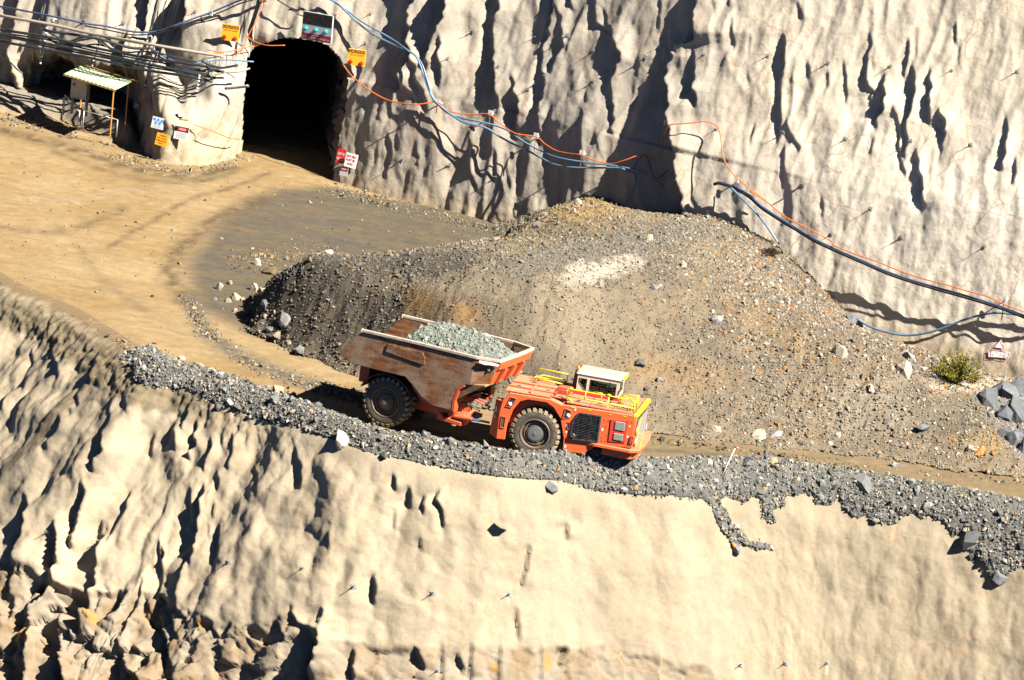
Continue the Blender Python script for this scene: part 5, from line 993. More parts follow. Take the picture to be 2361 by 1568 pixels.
cable('cable', A1, 0.045, m_cbl, 0.18, 'dark blue cable sagging from the upper left corner up over the portal', 'cable', gC)
cable('cable', [(x + 1, y + 6 + 2 * math.sin(i)) for i, (x, y) in enumerate(A1[4:])], 0.035, m_bcb, 0.14, 'thinner black cable slung just under the blue one left of the portal', 'cable', gC)
A2 = [Z2(1000, -70), Z2(1200, -2), Z2(1300, 60), Z2(1400, 130), Z2(1500, 205), Z2(1650, 290), Z2(1800, 380), Z2(1910, 460), Z2(1990, 510), Z2(2050, 600), Z2(2090, 720), Z2(2130, 850), Z2(2180, 940), Z3(60, 950), Z3(200, 1000), Z3(400, 1040), Z3(560, 1095), Z3(700, 1190), Z3(870, 1280), Z3(1000, 1330), Z3(1200, 1365), Z3(1450, 1395), Z3(1620, 1425), Z3(1760, 1490), Z3(1880, 1560)]
cable('cable', A2, 0.04, m_cb2, 0.2, 'upper steel blue cable swinging from above the portal down to the shadowed cleft', 'cable', gC)
A3 = [Z2(1180, -20), Z2(1280, 40), Z2(1400, 160), Z2(1530, 270), Z2(1650, 345), Z2(1800, 420), Z2(1920, 470), Z2(2000, 530), Z2(2060, 680), Z2(2110, 830), Z2(2185, 950), Z3(180, 1022), Z3(380, 1075), Z3(500, 1150), Z3(620, 1215), Z3(740, 1270), Z3(850, 1330), Z3(960, 1385), Z3(1100, 1410), Z3(1300, 1415), Z3(1500, 1415), Z3(1590, 1445), Z5(620, 110), Z5(634, 170), Z5(620, 240), Z5(585, 310), Z5(540, 370)]
cable('cable', A3, 0.045, m_cb2, 0.16, 'lower steel blue cable whose cut end hangs down above the gravel heap', 'cable', gC)
O1 = [Z2(1320, 595), Z2(1380, 680), Z2(1450, 745), Z2(1560, 830), Z2(1680, 900), Z2(1770, 935), Z2(1880, 955), Z2(2020, 962), Z2(2190, 940), Z3(40, 920), Z3(150, 955), Z3(300, 965), Z3(415, 962), Z3(480, 1020), Z3(560, 1080), Z3(650, 1130), Z3(810, 1152), Z3(880, 1210), Z3(980, 1270), Z3(1100, 1295), Z3(1200, 1308), Z3(1330, 1360), Z3(1450, 1380), Z3(1560, 1350), Z3(1680, 1312), Z3(1790, 1340), Z3(1838, 1352), Z3(1862, 1300), Z3(1880, 1180), Z3(1905, 1090), Z3(1950, 1050), Z3(2080, 1040), Z3(2240, 1025), Z3(2330, 1060), Z4(110, 960), Z4(125, 1020), Z4(145, 1170), Z4(220, 1290), Z4(340, 1390), Z4(460, 1480), Z5(1600, 260), Z5(1750, 360), Z5(1900, 480), Z5(2100, 580), Z5(2280, 680), ZR(760, 180), ZR(900, 240), ZR(1100, 310), ZR(1300, 390), ZR(1500, 460), ZR(1700, 510), ZR(1900, 570), ZR(2050, 610), ZR(2200, 680), ZR(2360, 742), ZR(2520, 800)]
cable('orange_cable', O1, 0.026, m_ocb, 0.24, 'long thin orange cable looping from the portal across the rock face to the far right', 'cable', gO)
E1 = [Z5(1480, 225), Z5(1600, 300), Z5(1700, 390), Z5(1850, 490), Z5(2000, 580), Z5(2150, 670), ZR(800, 225), ZR(1000, 312), ZR(1200, 400), ZR(1400, 470), ZR(1600, 530), ZR(1850, 600), ZR(2050, 660), ZR(2200, 710), ZR(2360, 772), ZR(2540, 850)]
cable('cable', E1, 0.05, m_cbl, 0.18, 'thick dark blue cable running down the right part of the rock face to the edge', 'cable', gC)
cable('cable', [(x - 1, y + 5) for x, y in E1], 0.04, m_bcb, 0.13, 'black cable lying just below the thick blue cable on the right of the face', 'cable', gC)
cable('cable', [Z5(1410, 205), Z5(1500, 290), Z5(1600, 390), Z5(1700, 500), Z5(1780, 610), Z5(1850, 715)], 0.045, m_cb2, 0.2, 'steel blue cable branching down from the black joint into the top of the heap', 'cable', gC)
cable('cable', [ZR(905, 765), ZR(960, 805), ZR(1050, 860), ZR(1200, 912), ZR(1350, 938), ZR(1480, 930), ZR(1650, 888), ZR(1850, 810), ZR(2000, 768), ZR(2150, 750), ZR(2360, 778), ZR(2520, 830)], 0.05, m_cb2, 0.1, 'dark blue hose hanging in one deep sag above the heap on the right', 'cable', gC, win=1, smooth=2)
cable('cable', [Z2(700, -10), Z2(760, 30), Z2(860, 90), Z2(900, 130), Z2(960, 150)], 0.03, m_bcb, 0.25, 'short black cable dropping into the top of the signal board', 'cable', gC)
cable('cable', [Z3(1620, 1420), Z3(1690, 1330), Z3(1740, 1310), Z3(1800, 1480), Z3(1850, 1500), Z3(1920, 1440)], 0.022, m_bcb, 0.25, 'loose black loop hanging in the deep shadowed cleft', 'cable', gC)
b = MB(); b.tube(drape([Z5(1300, 205), Z5(1340, 195), Z5(1410, 212), Z5(1480, 232)], 0.36), [0.06, 0.085, 0.085, 0.05] if False else 0.075, 8); tag(b.build('cable_joint', m_bcb, None, None, 0, True), 'stubby black cable joint at the head of the right hand cables', 'cable joint')
# pipes and duct over the shelter
cable('duct', [Z1(-120, 118), Z1(0, 142), Z1(500, 232), Z1(900, 322), Z1(1400, 412), Z1(2060, 522)], 0.075, m_gpp, 0.62, 'straight pale grey duct running along the top of the pipe rack', 'duct', smooth=30, win=12)
for k, (pts, lab) in enumerate((([Z1(-120, 250), Z1(0, 275), Z1(400, 335), Z1(890, 445), Z1(1370, 535), Z1(1850, 605), Z1(1980, 640)], 'third black pipe down on the rack left of the portal'),
        ([Z1(-120, 360), Z1(0, 382), Z1(390, 452), Z1(880, 545), Z1(1340, 645), Z1(1700, 700), Z1(1960, 752)], 'lowest black pipe on the rack just above the green roof'),
        ([Z1(380, 265), Z1(470, 290), Z1(880, 352), Z1(1200, 440), Z1(1400, 445)], 'uppermost black pipe sagging under the grey duct'),
        ([Z1(-100, 310), Z1(100, 335), Z1(420, 402), Z1(870, 492), Z1(1370, 592), Z1(1860, 692), Z1(1990, 720)], 'black pipe second from the bottom of the rack'))):
    cable('pipe', pts, 0.065, m_bcb, 0.45 - 0.03 * k, lab, 'pipe', gP, smooth=24, win=10)
cable('hose', [Z1(1410, 460), Z1(1500, 512), Z1(1600, 560), Z1(1750, 592), Z1(1850, 580), Z1(2050, 552), Z1(2340, 570)], 0.035, m_cb2, 0.62, 'pale blue hose drooping from the rack towards the portal', 'hose', smooth=24, win=10)
for k, (pts, r_, m_, lab) in enumerate((([Z1(1860, 560), Z1(1940, 600), Z1(2040, 625), Z1(2120, 615), Z1(2200, 600)], 0.06, m_bcb, 'black hose end curling beside the portal edge'),
        ([Z1(1980, 690), Z1(2070, 668), Z1(2200, 660), Z1(2300, 632)], 0.05, m_gpp, 'pale bent hose poking out beside the portal mouth'),
        ([Z1(1900, 610), Z1(1990, 655), Z1(2060, 670), Z1(2010, 640), Z1(1920, 660), Z1(1960, 720)], 0.05, m_bcb, 'coil of black hose bunched at the end of the rack'))):
    cable('hose', pts, r_, m_, 0.65, lab, 'hose', None, smooth=20, win=8)
b = MB(); b.tube(drape([Z1(2070, 818), Z1(2300, 795)], 0.30, 8, 8, 20), 0.06, 8); b.m = 1; b.tube(drape([Z1(2085, 806), Z1(2290, 786)], 0.37, 8, 8, 20), 0.03, 6); tag(b.build('tube_light', [m_blk, m_galv], None, None, 0, True), 'unlit tube lamp fixed to the bright left jamb of the portal', 'lamp')
for k, (pts, lab) in enumerate((([Z2(580, -20), Z2(560, 80), Z2(520, 190), Z2(470, 280), Z2(420, 380), Z2(370, 500)], 'faded orange wire dropping down the face right of the left caution box'),
        ([Z2(0, 500), Z2(150, 490), Z2(300, 470), Z2(400, 440), Z2(520, 425)], 'orange wire lying level above the portal shoulder'),
        ([Z2(430, 330), Z2(480, 370), Z2(560, 405), Z2(640, 420), Z2(790, 418)], 'orange wire hooked along the brow of the portal'),
        ([Z2(80, 462), Z2(200, 480), Z2(330, 460), Z2(450, 400)], 'orange wire tangled left of the portal brow'),
        ([Z1(1340, 900), Z1(1300, 990), Z1(1260, 1070)], 'orange wire hanging down the left side of the pillar'),
        ([Z1(1790, 1150), Z1(1950, 1205), Z1(2100, 1268), Z1(2210, 1285)], 'slack orange wire stapled low on the pillar'))):
    cable('orange_cable', pts, 0.02, m_ocb, 0.2, lab, 'cable', gO, smooth=8)
for k in range(9):
    x = 2000 + 32 * k; cable('wire', [Z1(x, 480 + 10 * math.sin(k)), Z1(x + 30 * math.sin(k * 2), 540), Z1(x - 20 + 14 * (k % 3), 590 + 20 * (k % 2))], 0.012, m_bcb if k % 2 else m_ocb, 0.3 + 0.04 * (k % 3), 'thin loose wire tangled at the end of the pipe rack', 'wire', 'loose wires at the end of the pipe rack')
for k, pts in enumerate(([Z1(-100, 290), Z1(200, 330), Z1(430, 365), Z1(880, 470), Z1(1380, 560), Z1(1850, 640)], [Z1(-100, 335), Z1(150, 360), Z1(420, 425), Z1(870, 515), Z1(1360, 615), Z1(1800, 690)], [Z1(450, 300), Z1(700, 420), Z1(900, 410), Z1(1150, 480), Z1(1400, 480), Z1(1850, 580)], [Z1(440, 350), Z1(650, 470), Z1(890, 500), Z1(1100, 560), Z1(1380, 560)], [Z1(900, 380), Z1(1100, 500), Z1(1200, 570), Z1(1370, 520), Z1(1600, 620), Z1(1900, 660)], [Z1(1390, 480), Z1(1560, 570), Z1(1700, 640), Z1(1950, 690)])):  # extra cables, added so their shadows darken the rack
    cable('cable', pts, 0.04, m_bcb, 0.42 - 0.02 * k, 'black cable added between the rack pipes to deepen the shade', 'cable', 'black cables added to shade the pipe rack', smooth=16, win=8)
# insulator strings carrying the pipes
for (a, c, lab) in ((Z1(437, 262), Z1(372, 605), 'leftmost rack hanger, with white knobs'), (Z1(932, 330), Z1(846, 625), 'rack hanger with white knobs just behind the green roof'), (Z1(1402, 430), Z1(1338, 810), 'longest rack hanger, with white knobs, right of the green roof'), (Z1(1842, 700), Z1(1818, 850), 'short rack hanger with white knobs on the pillar')):
    P = drape([a, c], 0.60, 12, 12, 30); b = MB(); b.m = 0; b.tube(P, 0.035, 6); h = b.build('rack_hanger', m_bcb, None, None, 0, True); tag(h, lab, 'hanger')
    for q in P[::2]:
        b = MB(); q = np.array(q) + WN * 0.03; b.add([tuple(q + np.array([0.055 * math.cos(u_) * math.cos(v_), 0.055 * math.sin(u_) * math.cos(v_), 0.05 * math.sin(v_)])) for v_ in (-1.2, -0.5, 0.2, 0.9, 1.5) for u_ in np.linspace(0, 2 * math.pi, 8, endpoint=False)], [(i * 8 + k, i * 8 + (k + 1) % 8, (i + 1) * 8 + (k + 1) % 8, (i + 1) * 8 + k) for i in range(4) for k in range(8)]); b.build('knob', m_por, h, None, 0, True)
# cable brackets with chains
for (D, cl_, lab) in ((Z2(2190, 940), 26, 'first from the portal'), (Z3(425, 952), 36, 'second from the portal, above the rusty chain'), (Z3(808, 1142), 36, 'third from the portal'), (Z3(1195, 1290), 34, 'fourth from the portal, by the long ragged chain'), (Z3(1905, 1035), 6, 'beside the deep shadowed cleft'), (Z4(238, 1325), 34, 'at the head of the right hand cables'), (ZR(2195, 625), 50, 'nearest the right edge of the photo'), (Z1(480, 170), 10, 'on the blue cable at far upper left'), (Z1(1940, 118), 4, 'on the blue cable left of the portal')):
    p, n = hitw(D, 0.34); p = np.array(p); b = MB(); u_ = np.array([0.10, -0.06, 0]); v_ = np.array([0, 0.03, 0.12])
    q = [p - u_ - v_, p + u_ - v_, p + u_ + v_, p - u_ + v_]; b.hexa([tuple(x) for x in q], [tuple(x - WN * 0.04) for x in q]); b.tube([tuple(p), tuple(p - WN * 0.45)], 0.03, 6)
    o = tag(b.build('cable_bracket', m_por), 'white cable bracket ' + lab, 'bracket', 'cable brackets on the rock face')
    P = drape([D, (D[0] - cl_ * 0.12, D[1] + cl_), ], 0.26, 10, 3, 6); b = MB(); b.tube(P, 0.022, 5); b.build('chain', m_chain, o)
# rock bolts: a plate on the rock and a rod sticking out
b = MB(); b.box(-0.10, 0.10, -0.012, 0.012, -0.10, 0.10); b.m = 1; b.tube([(0, 0, 0), (0, -0.14, 0)], 0.035, 8); b.tube([(0, -0.1, 0), (0.01, -0.40, 0.02)], 0.016, 6)
bolt = b.build('rock_bolt', [m_galv, m_slv]); first = True
def put_bolt(p, n, label, group, s=1.0, tilt=0.0):
    global first
    o = bolt if first else bolt.copy()
    if not first: COL.objects.link(o)
    first = False; n = Vector(n).normalized(); x = Vector((0, 0, 1)).cross(-n).normalized(); z = (-n).cross(x) * -1
    z = x.cross(-n); Mx = Matrix(((x[0], -n[0], z[0], p[0]), (x[1], -n[1], z[1], p[1]), (x[2], -n[2], z[2], p[2]), (0, 0, 0, 1)))
    o.matrix_world = Mx @ Matrix.Rotation(tilt, 4, 'Y') @ Matrix.Scale(s, 4); tag(o, label, 'rock bolt', group)
rb_rng = random.Random(4)
for D in UPPER_BOLTS:
    p, n = hitw(D, 0.02); put_bolt(p, WN + np.array([rb_rng.uniform(-.1, .1), 0, rb_rng.uniform(-.05, .12)]), 'steel rock bolt with a square plate sticking out of the back rock face', 'rock bolts in the back rock face', rb_rng.uniform(0.6, 0.9), rb_rng.uniform(-.5, .5))
for D in LOWER_BOLTS:
    p, n = hitc(D); nn = np.array(n); nn = nn if nn[1] < 0 else -nn; put_bolt(tuple(np.array(p) + 0.03 * nn), nn * 0.4 + np.array([-0.15, -0.85, 0.30]), 'rusty rock bolt with a square plate sticking out of the lower cliff', 'rock bolts in the lower cliff', rb_rng.uniform(0.7, 0.95), rb_rng.uniform(-.4, .4))

# ------------------------------------------------------------------ signs
def text_mesh(body, w, h, mat, name='lettering', parent=None, M4=None, depth=0.004):
    cu = bpy.data.curves.new(name, 'FONT'); cu.body = body; cu.align_x = 'CENTER'; cu.align_y = 'CENTER'; cu.extrude = 0.5; cu.space_line = 0.95
    to = bpy.data.objects.new('tmp', cu); COL.objects.link(to); dg = bpy.context.evaluated_depsgraph_get(); me = bpy.data.meshes.new_from_object(to.evaluated_get(dg)); bpy.data.objects.remove(to)
    co = np.zeros(len(me.vertices) * 3); me.vertices.foreach_get('co', co); co = co.reshape(-1, 3); lo, hi = co.min(0), co.max(0)
    co[:, 0] = (co[:, 0] - (lo[0] + hi[0]) / 2) / (hi[0] - lo[0]) * w; co[:, 1] = (co[:, 1] - (lo[1] + hi[1]) / 2) / (hi[1] - lo[1]) * h; co[:, 2] = (co[:, 2] - lo[2]) / (hi[2] - lo[2]) * depth
    me.vertices.foreach_set('co', co.ravel()); me.materials.clear(); me.materials.append(mat); me.name = name
    o = bpy.data.objects.new(name, me); COL.objects.link(o)
    if parent is not None: o.parent = parent
    if M4 is not None: o.matrix_local = M4
    return o
def face_matrix(p, psi, lean=0.0):
    """x to the right along the board, y up, z out of the board"""
    x = Vector((math.cos(psi), -math.sin(psi), 0)); y = Vector((0, 0, 1)); z = x.cross(y); M4 = Matrix(((x[0], y[0], z[0], p[0]), (x[1], y[1], z[1], p[1]), (x[2], y[2], z[2], p[2]), (0, 0, 0, 1)))
    return M4 @ Matrix.Rotation(lean, 4, 'X')
def board(name, D, w, h, psi, mat, label, off, thick=0.03, lean=0.0, roll=0.0, cat='sign', group=None):
    p, n = hitw(D, off); b = MB(); b.box(-w / 2, w / 2, -h / 2, h / 2, -thick, 0); o = b.build(name, mat, None, None, 0.004); o.matrix_world = face_matrix(p, psi, lean) @ Matrix.Rotation(roll, 4, 'Z'); return tag(o, label, cat, group)
def slab(name, parent, x0, x1, y0, y1, z, mat, t=0.004):
    b = MB(); b.box(x0, x1, y0, y1, 0.001, z); return b.build(name, mat, parent)
def txt(s, parent, x, y, w, h, mat, z=0.006): return text_mesh(s, w, h, mat, 'lettering', parent, Matrix.Translation((x, y, z)))
flat = lambda n, c, r=0.6: plain(n, c, r, 0, 0.3, 0.12)
m_sy = flat('sign_yellow', (0.72, 0.34, 0.008)); m_sbk = flat('sign_black', (0.03, 0.012, 0.006)); m_sred = flat('sign_red', (0.55, 0.008, 0.012)); m_swh = flat('sign_white', (0.66, 0.66, 0.64)); m_sbl = flat('sign_blue', (0.06, 0.30, 0.70))
m_slil = flat('sign_grey', (0.36, 0.40, 0.42)); m_smar = flat('sign_maroon', (0.20, 0.008, 0.03)); m_tq = flat('lamp_turquoise', (0.0, 0.48, 0.42), 0.25); m_pnk = flat('sign_pink', (0.62, 0.30, 0.30)); m_or_t = flat('sign_orange_ink', (0.50, 0.13, 0.005)); m_lred = flat('lamp_red', (0.70, 0.006, 0.006), 0.25); m_pitch = flat('display_black', (0.006, 0.004, 0.006), 0.5)
def dome(parent, x, y, r, mat, z=0.006, name='lamp', hgt=0.6):
    b = MB(); nn = 14; prof = [(r, 0), (r, 0.25 * r), (0.8 * r, hgt * r * 0.8), (0.4 * r, hgt * r)]; V = [(x + q * math.cos(a), y + q * math.sin(a), z + zz) for q, zz in prof for a in np.linspace(0, 2 * math.pi, nn, endpoint=False)] + [(x, y, z + hgt * r * 1.02)]
    b.add(V, [(i * nn + k, i * nn + (k + 1) % nn, (i + 1) * nn + (k + 1) % nn, (i + 1) * nn + k) for i in range(3) for k in range(nn)] + [(3 * nn + k, 3 * nn + (k + 1) % nn, 4 * nn) for k in range(nn)]); return b.build(name, mat, parent, None, 0, True)
for D, lab in (((531, 76), 'orange caution box with two red lamps, up left of the portal'), ((822, 133), 'orange caution box with two red lamps at the right shoulder of the portal')):
    o = board('caution_sign', D, 0.80, 0.74, R(10), m_sy, lab, 0.55, 0.10, 0, R(-1.0), 'sign', 'caution boxes beside the portal')
    slab('header', o, -0.385, 0.385, 0.20, 0.355, 0.004, m_sbk); txt('CAUTION', o, 0, 0.278, 0.70, 0.120, m_sy); txt('USE OF ALARM', o, 0.02, 0.125, 0.64, 0.06, m_or_t)
    dome(o, -0.25, -0.22, 0.095, m_lred); dome(o, 0.25, -0.23, 0.095, m_lred)
o = board('signal_board', (731, 63), 1.56, 1.27, R(27), m_slil, 'black topped signal board with three turquoise lamps hung over the portal', 0.7, 0.10, 0, R(0.5))
slab('display', o, -0.75, 0.755, 0.07, 0.62, 0.006, m_pitch); slab('caption', o, -0.755, 0.755, -0.60, -0.33, 0.005, m_smar); txt('IF LIGHTS ARE OUT', o, 0, -0.41, 0.62, 0.07, m_pnk, 0.009); txt('CONTACT SUPERVISOR IMMEDIATELY', o, 0, -0.52, 1.40, 0.085, m_pnk, 0.009)
for x in (-0.55, -0.02, 0.5): dome(o, x, -0.11, 0.085, m_tq, 0.006, 'lamp', 1.6)
o = board('first_aid_sign', Z1(1455, 1135), 0.62, 0.52, R(24), m_swh, 'white sign with blue roundels on the pillar left of the portal', 0.34, 0.02, R(-10), R(-3))
for x, y in ((-0.19, 0.15), (0.0, 0.14), (0.20, 0.13), (-0.10, 0.0), (0.10, 0.0)):
    b = MB(); b.prism([(x + 0.075 * math.cos(a), y + 0.075 * math.sin(a)) for a in np.linspace(0, 2 * math.pi, 16, endpoint=False)], 0.001, 0.005, 'z'); b.build('roundel', m_sbl, o)
for y in (-0.12, -0.19): slab('text_line', o, -0.2, 0.2, y - 0.012, y + 0.012, 0.004, m_slil)
o = board('danger_sign', Z1(1672, 1228), 0.72, 0.60, R(24), m_swh, 'white danger sign with a red oval header on the pillar', 0.26, 0.02, R(-10), R(-1))
slab('header', o, -0.35, 0.35, 0.06, 0.285, 0.004, m_sbk); b = MB(); b.prism([(0.32 * math.cos(a), 0.172 + 0.085 * math.sin(a)) for a in np.linspace(0, 2 * math.pi, 28, endpoint=False)], 0.004, 0.007, 'z'); b.build('oval', m_sred, o); txt('DANGER', o, 0, 0.172, 0.42, 0.085, m_swh, 0.008)
for y in (-0.03, -0.12, -0.2): slab('text_line', o, -0.24, 0.24, y - 0.014, y + 0.014, 0.004, m_slil)
o = board('warning_sign', Z1(1493, 1290), 0.62, 0.56, R(22), m_sy, 'yellow notice with brown lettering hung askew on the pillar', 0.32, 0.02, R(-10), R(-6))
txt('WARNING', o, 0.03, 0.20, 0.34, 0.07, m_or_t); txt('HEAVY VEHICLES', o, 0, 0.08, 0.46, 0.06, m_or_t); txt('ENTERING AND LEAVING', o, 0, -0.04, 0.50, 0.06, m_or_t); txt('PORTAL', o, -0.02, -0.15, 0.26, 0.06, m_or_t)
o = board('lights_sign', Z2(1297, 1440), 0.42, 0.64, R(24), m_sred, 'narrow red sign with white lettering at the right jamb of the portal', 0.20, 0.02, R(-8), R(-4))
txt('LIGHT ON', o, 0.0, 0.10, 0.33, 0.13, m_swh); txt('RADIO ON', o, 0.0, -0.12, 0.33, 0.13, m_swh)
o = board('seat_belt_sign', Z2(1393, 1482), 0.58, 0.64, R(20), m_swh, 'white sign with red lettering right of the portal', 0.18, 0.02, R(-8), R(-5))
txt('SEAT BELT', o, 0, 0.19, 0.48, 0.11, m_sred); txt('MUST BE', o, -0.02, 0.02, 0.42, 0.11, m_sred); txt('WORN', o, -0.02, -0.16, 0.28, 0.10, m_sred)
o = board('small_danger_sign', Zf(830, 365, 18.45)(545, 1180), 0.40, 0.42, R(24), m_slil, 'small grey and red danger sign lowest beside the right jamb', 0.18, 0.02, R(-8), R(-1))
slab('header', o, -0.19, 0.19, 0.02, 0.20, 0.004, m_sbk); b = MB(); b.prism([(0.17 * math.cos(a), 0.11 + 0.06 * math.sin(a)) for a in np.linspace(0, 2 * math.pi, 24, endpoint=False)], 0.004, 0.007, 'z'); b.build('oval', m_sred, o); txt('DANGER', o, 0, 0.11, 0.22, 0.05, m_swh, 0.008)
# sprayed survey mark
ZT = Zf(2450, 840, 22.4)
def wq(a, b_, off): return np.array(hitw(ZT(a, b_), off)[0])
mk = empty('painted_mark', tuple(wq(1100, 800, 0.02))); tag(mk, 'white triangle and box outlined in pink paint, sprayed low on the rock face', 'painted mark'); mkp = mk.location.copy(); m_sp = flat('spray_white', (0.80, 0.77, 0.74), 0.9); m_spr = flat('spray_red', (0.72, 0.30, 0.36), 0.9)
def quadpatch(q, n, name):
    q = [np.array(x, float) for x in q]; V = []
    for i in range(n + 1):
        for j in range(5):
            s_, t_ = i / n, j / 4; c_ = (q[0] * (1 - s_) + q[1] * s_) * (1 - t_) + (q[3] * (1 - s_) + q[2] * s_) * t_; V.append(wq(c_[0], c_[1], 0.05) - np.array(mkp))
    return mesh_np(name, np.array(V), grid_faces(n + 1, 5), m_sp, True, parent=mk)
def stroke(pts, name='stroke', r=0.008, par=None):
    b = MB(); b.tube([tuple(wq(a, c, 0.075) - np.array(mkp)) for a, c in pts], r, 5); return b.build(name, m_spr, mk)
quadpatch([(500, 780), (1670, 910), (1590, 1240), (480, 1150)], 10, 'panel'); quadpatch([(1150, 250), (1180, 250), (1340, 690), (850, 630)], 4, 'triangle')
stroke([(490, 750), (900, 770), (1300, 820), (1700, 910)], 'outline'); stroke([(490, 750), (480, 1170)], 'outline'); stroke([(480, 1170), (1000, 1190), (1580, 1270)], 'outline'); stroke([(1700, 910), (1580, 1270)], 'outline'); stroke([(1170, 200), (820, 640), (1400, 700), (1180, 200)], 'outline')
for pts in ([(560, 800), (860, 800)], [(700, 800), (680, 1080)], [(810, 900), (780, 1080)], [(930, 840), (900, 1110)], [(930, 840), (1080, 880), (1060, 960), (930, 950)], [(1210, 910), (1120, 1000), (1170, 1110), (1270, 1020), (1210, 910)], [(1450, 930), (1370, 1000), (1460, 1060), (1550, 990), (1450, 930)], [(1460, 1060), (1340, 1110), (1440, 1190), (1520, 1130), (1460, 1060)]): stroke(pts, 'lettering', 0.005)

# ------------------------------------------------------------------ shelter by the portal
ZS = Zf(155, 160, 11.2)
def onz(D, z): d = ray([D])[0]; t = (z - CAM[2]) / d[2]; return CAM + t * d
zr = g0(-20.0) + 2.72
q0, q1, q2, q3 = onz(ZS(40, 275), zr), onz(ZS(1490, 725), zr), onz(ZS(1985, 480), zr + 0.12), onz(ZS(540, 40), zr + 0.12)
sh = empty('shelter', (q0[0] * .5 + q1[0] * .5, q0[1] * .5 + q1[1] * .5, g0(q0[0]))); tag(sh, 'small lean-to shelter with a pale green corrugated roof beside the road', 'shelter'); so_ = np.array(sh.location)
m_roof = plain('pale_green_sheet', (0.40, 0.56, 0.34), 0.4, 0.0, 0.5, 0.1); nn = 13 * 8; V = []
for i in range(nn + 1):
    s_ = i / nn; dz_ = 0.011 * math.sin(2 * math.pi * 13 * s_)
    for j in range(3): t_ = j / 2; V.append((q0 * (1 - s_) + q1 * s_) * (1 - t_) + (q3 * (1 - s_) + q2 * s_) * t_ + np.array([0, 0, dz_]) - so_)
rf = mesh_np('roof', np.array(V), grid_faces(nn + 1, 3), m_roof, True, parent=sh); sm = rf.modifiers.new('s', 'SOLIDIFY'); sm.thickness = 0.012
def post(p, h0, name='post', m=m_rpost, r=0.035):
    b = MB(); p = np.array(p) - so_; b.tube([(p[0], p[1], h0 - so_[2]), tuple(p)], r, 8); return b.build(name, m, sh)
for a, c, z in ((0.94, 0.10, 0), (0.06, 0.95, 0.26), (0.94, 0.95, 0.26)):
    p = (q0 * (1 - a) + q1 * a) * (1 - c) + (q3 * (1 - a) + q2 * a) * c; post(p - np.array([0, 0, 0.03]), g0(p[0]) + 0.55)
b = MB(); b.tube([tuple(q3 - so_ + np.array([0, 0, 0.05])), tuple(q2 - so_ + (q2 - q3) * 0.12 + np.array([0, 0, 0.05]))], 0.03, 6); b.build('beam', m_rpost, sh)
b = MB(); b.tube([tuple(q0 - so_ - np.array([0, 0, 0.06])), tuple(q1 - so_ - np.array([0, 0, 0.06]))], 0.025, 6); b.build('beam', m_rpost, sh)
pcab = (q0 * 0.80 + q1 * 0.20) * 0.55 + (q3 * 0.80 + q2 * 0.20) * 0.45; cw = 0.42; gz = g0(pcab[0]) + 0.8
cb_ = empty('electrical_cabinet', (pcab[0], pcab[1], gz)); cb_.rotation_euler = (0, 0, -R(26)); tag(cb_, 'grey two-door electrical cabinet on legs under the green roof', 'cabinet')
for k in (-1, 1):
    b = MB(); b.box(min(0, k * cw), max(0, k * cw), -0.16, 0.16, 0.75, 1.62); b.build('door', m_galv, cb_, None, 0.012)
b = MB(); b.box(-0.33, -0.17, -0.175, -0.161, 1.34, 1.48); b.build('label_plate', m_sred, cb_); b = MB(); b.box(0.22, 0.34, -0.175, -0.161, 1.3, 1.5); b.build('label_plate', m_sy, cb_)
for k in (-0.38, 0.38): b = MB(); b.box(k - 0.03, k + 0.03, -0.1, 0.1, 0.0, 0.749); b.build('leg', m_galv, cb_)
for k, (a, c, lab) in enumerate(((Z1(600, 880), Z1(760, 1020), 'upper pale steel rail of the low fence under the roof'), (Z1(585, 905), Z1(735, 1030), 'lower pale steel rail of the low fence under the roof'), (Z1(775, 1020), Z1(1085, 1105), 'thin pipe rail leading to the ochre post'))):
    pa, pb_ = gnd([a], 1.5)[0], gnd([c], 1.3)[0]; b = MB(); b.tube([tuple(pa), tuple(pb_)], 0.045 if k < 2 else 0.02, 6); b.tube([tuple(pa), (pa[0], pa[1], g0(pa[0]) + 0.6)], 0.03, 6); b.tube([tuple(pb_), (pb_[0], pb_[1], g0(pb_[0]) + 0.5)], 0.03, 6); tag(b.build('hand_rail', m_galv, None, None, 0, True), lab, 'rail')
for D, lab in ((Z1(1670, 1055), 'upper'), (Z1(1262, 975), 'left')):
    p, n = hitw(D, 0.2); p = np.array(p); b = MB(); b.box(p[0] - 0.12, p[0] + 0.12, p[1] - 0.1, p[1] + 0.1, p[2] - 0.1, p[2] + 0.13); tag(b.build('junction_box', m_por, None, None, 0.02), 'white junction box on the pillar, ' + ('above the danger sign' if lab == 'upper' else 'on its shaded side'), 'box')
p0_, p1_ = np.array(hitw(Z1(1650, 1100), 0.5)[0]), np.array(hitw(Z1(1735, 1110), 0.7)[0]); b = MB(); b.tube([tuple(p0_ + 0.3 * (p0_ - p1_) * 0), tuple(p1_)], 0.03, 6); tag(b.build('spotlight_arm', m_rpost), 'short ochre arm sticking out of the pillar beside the white box', 'bracket')

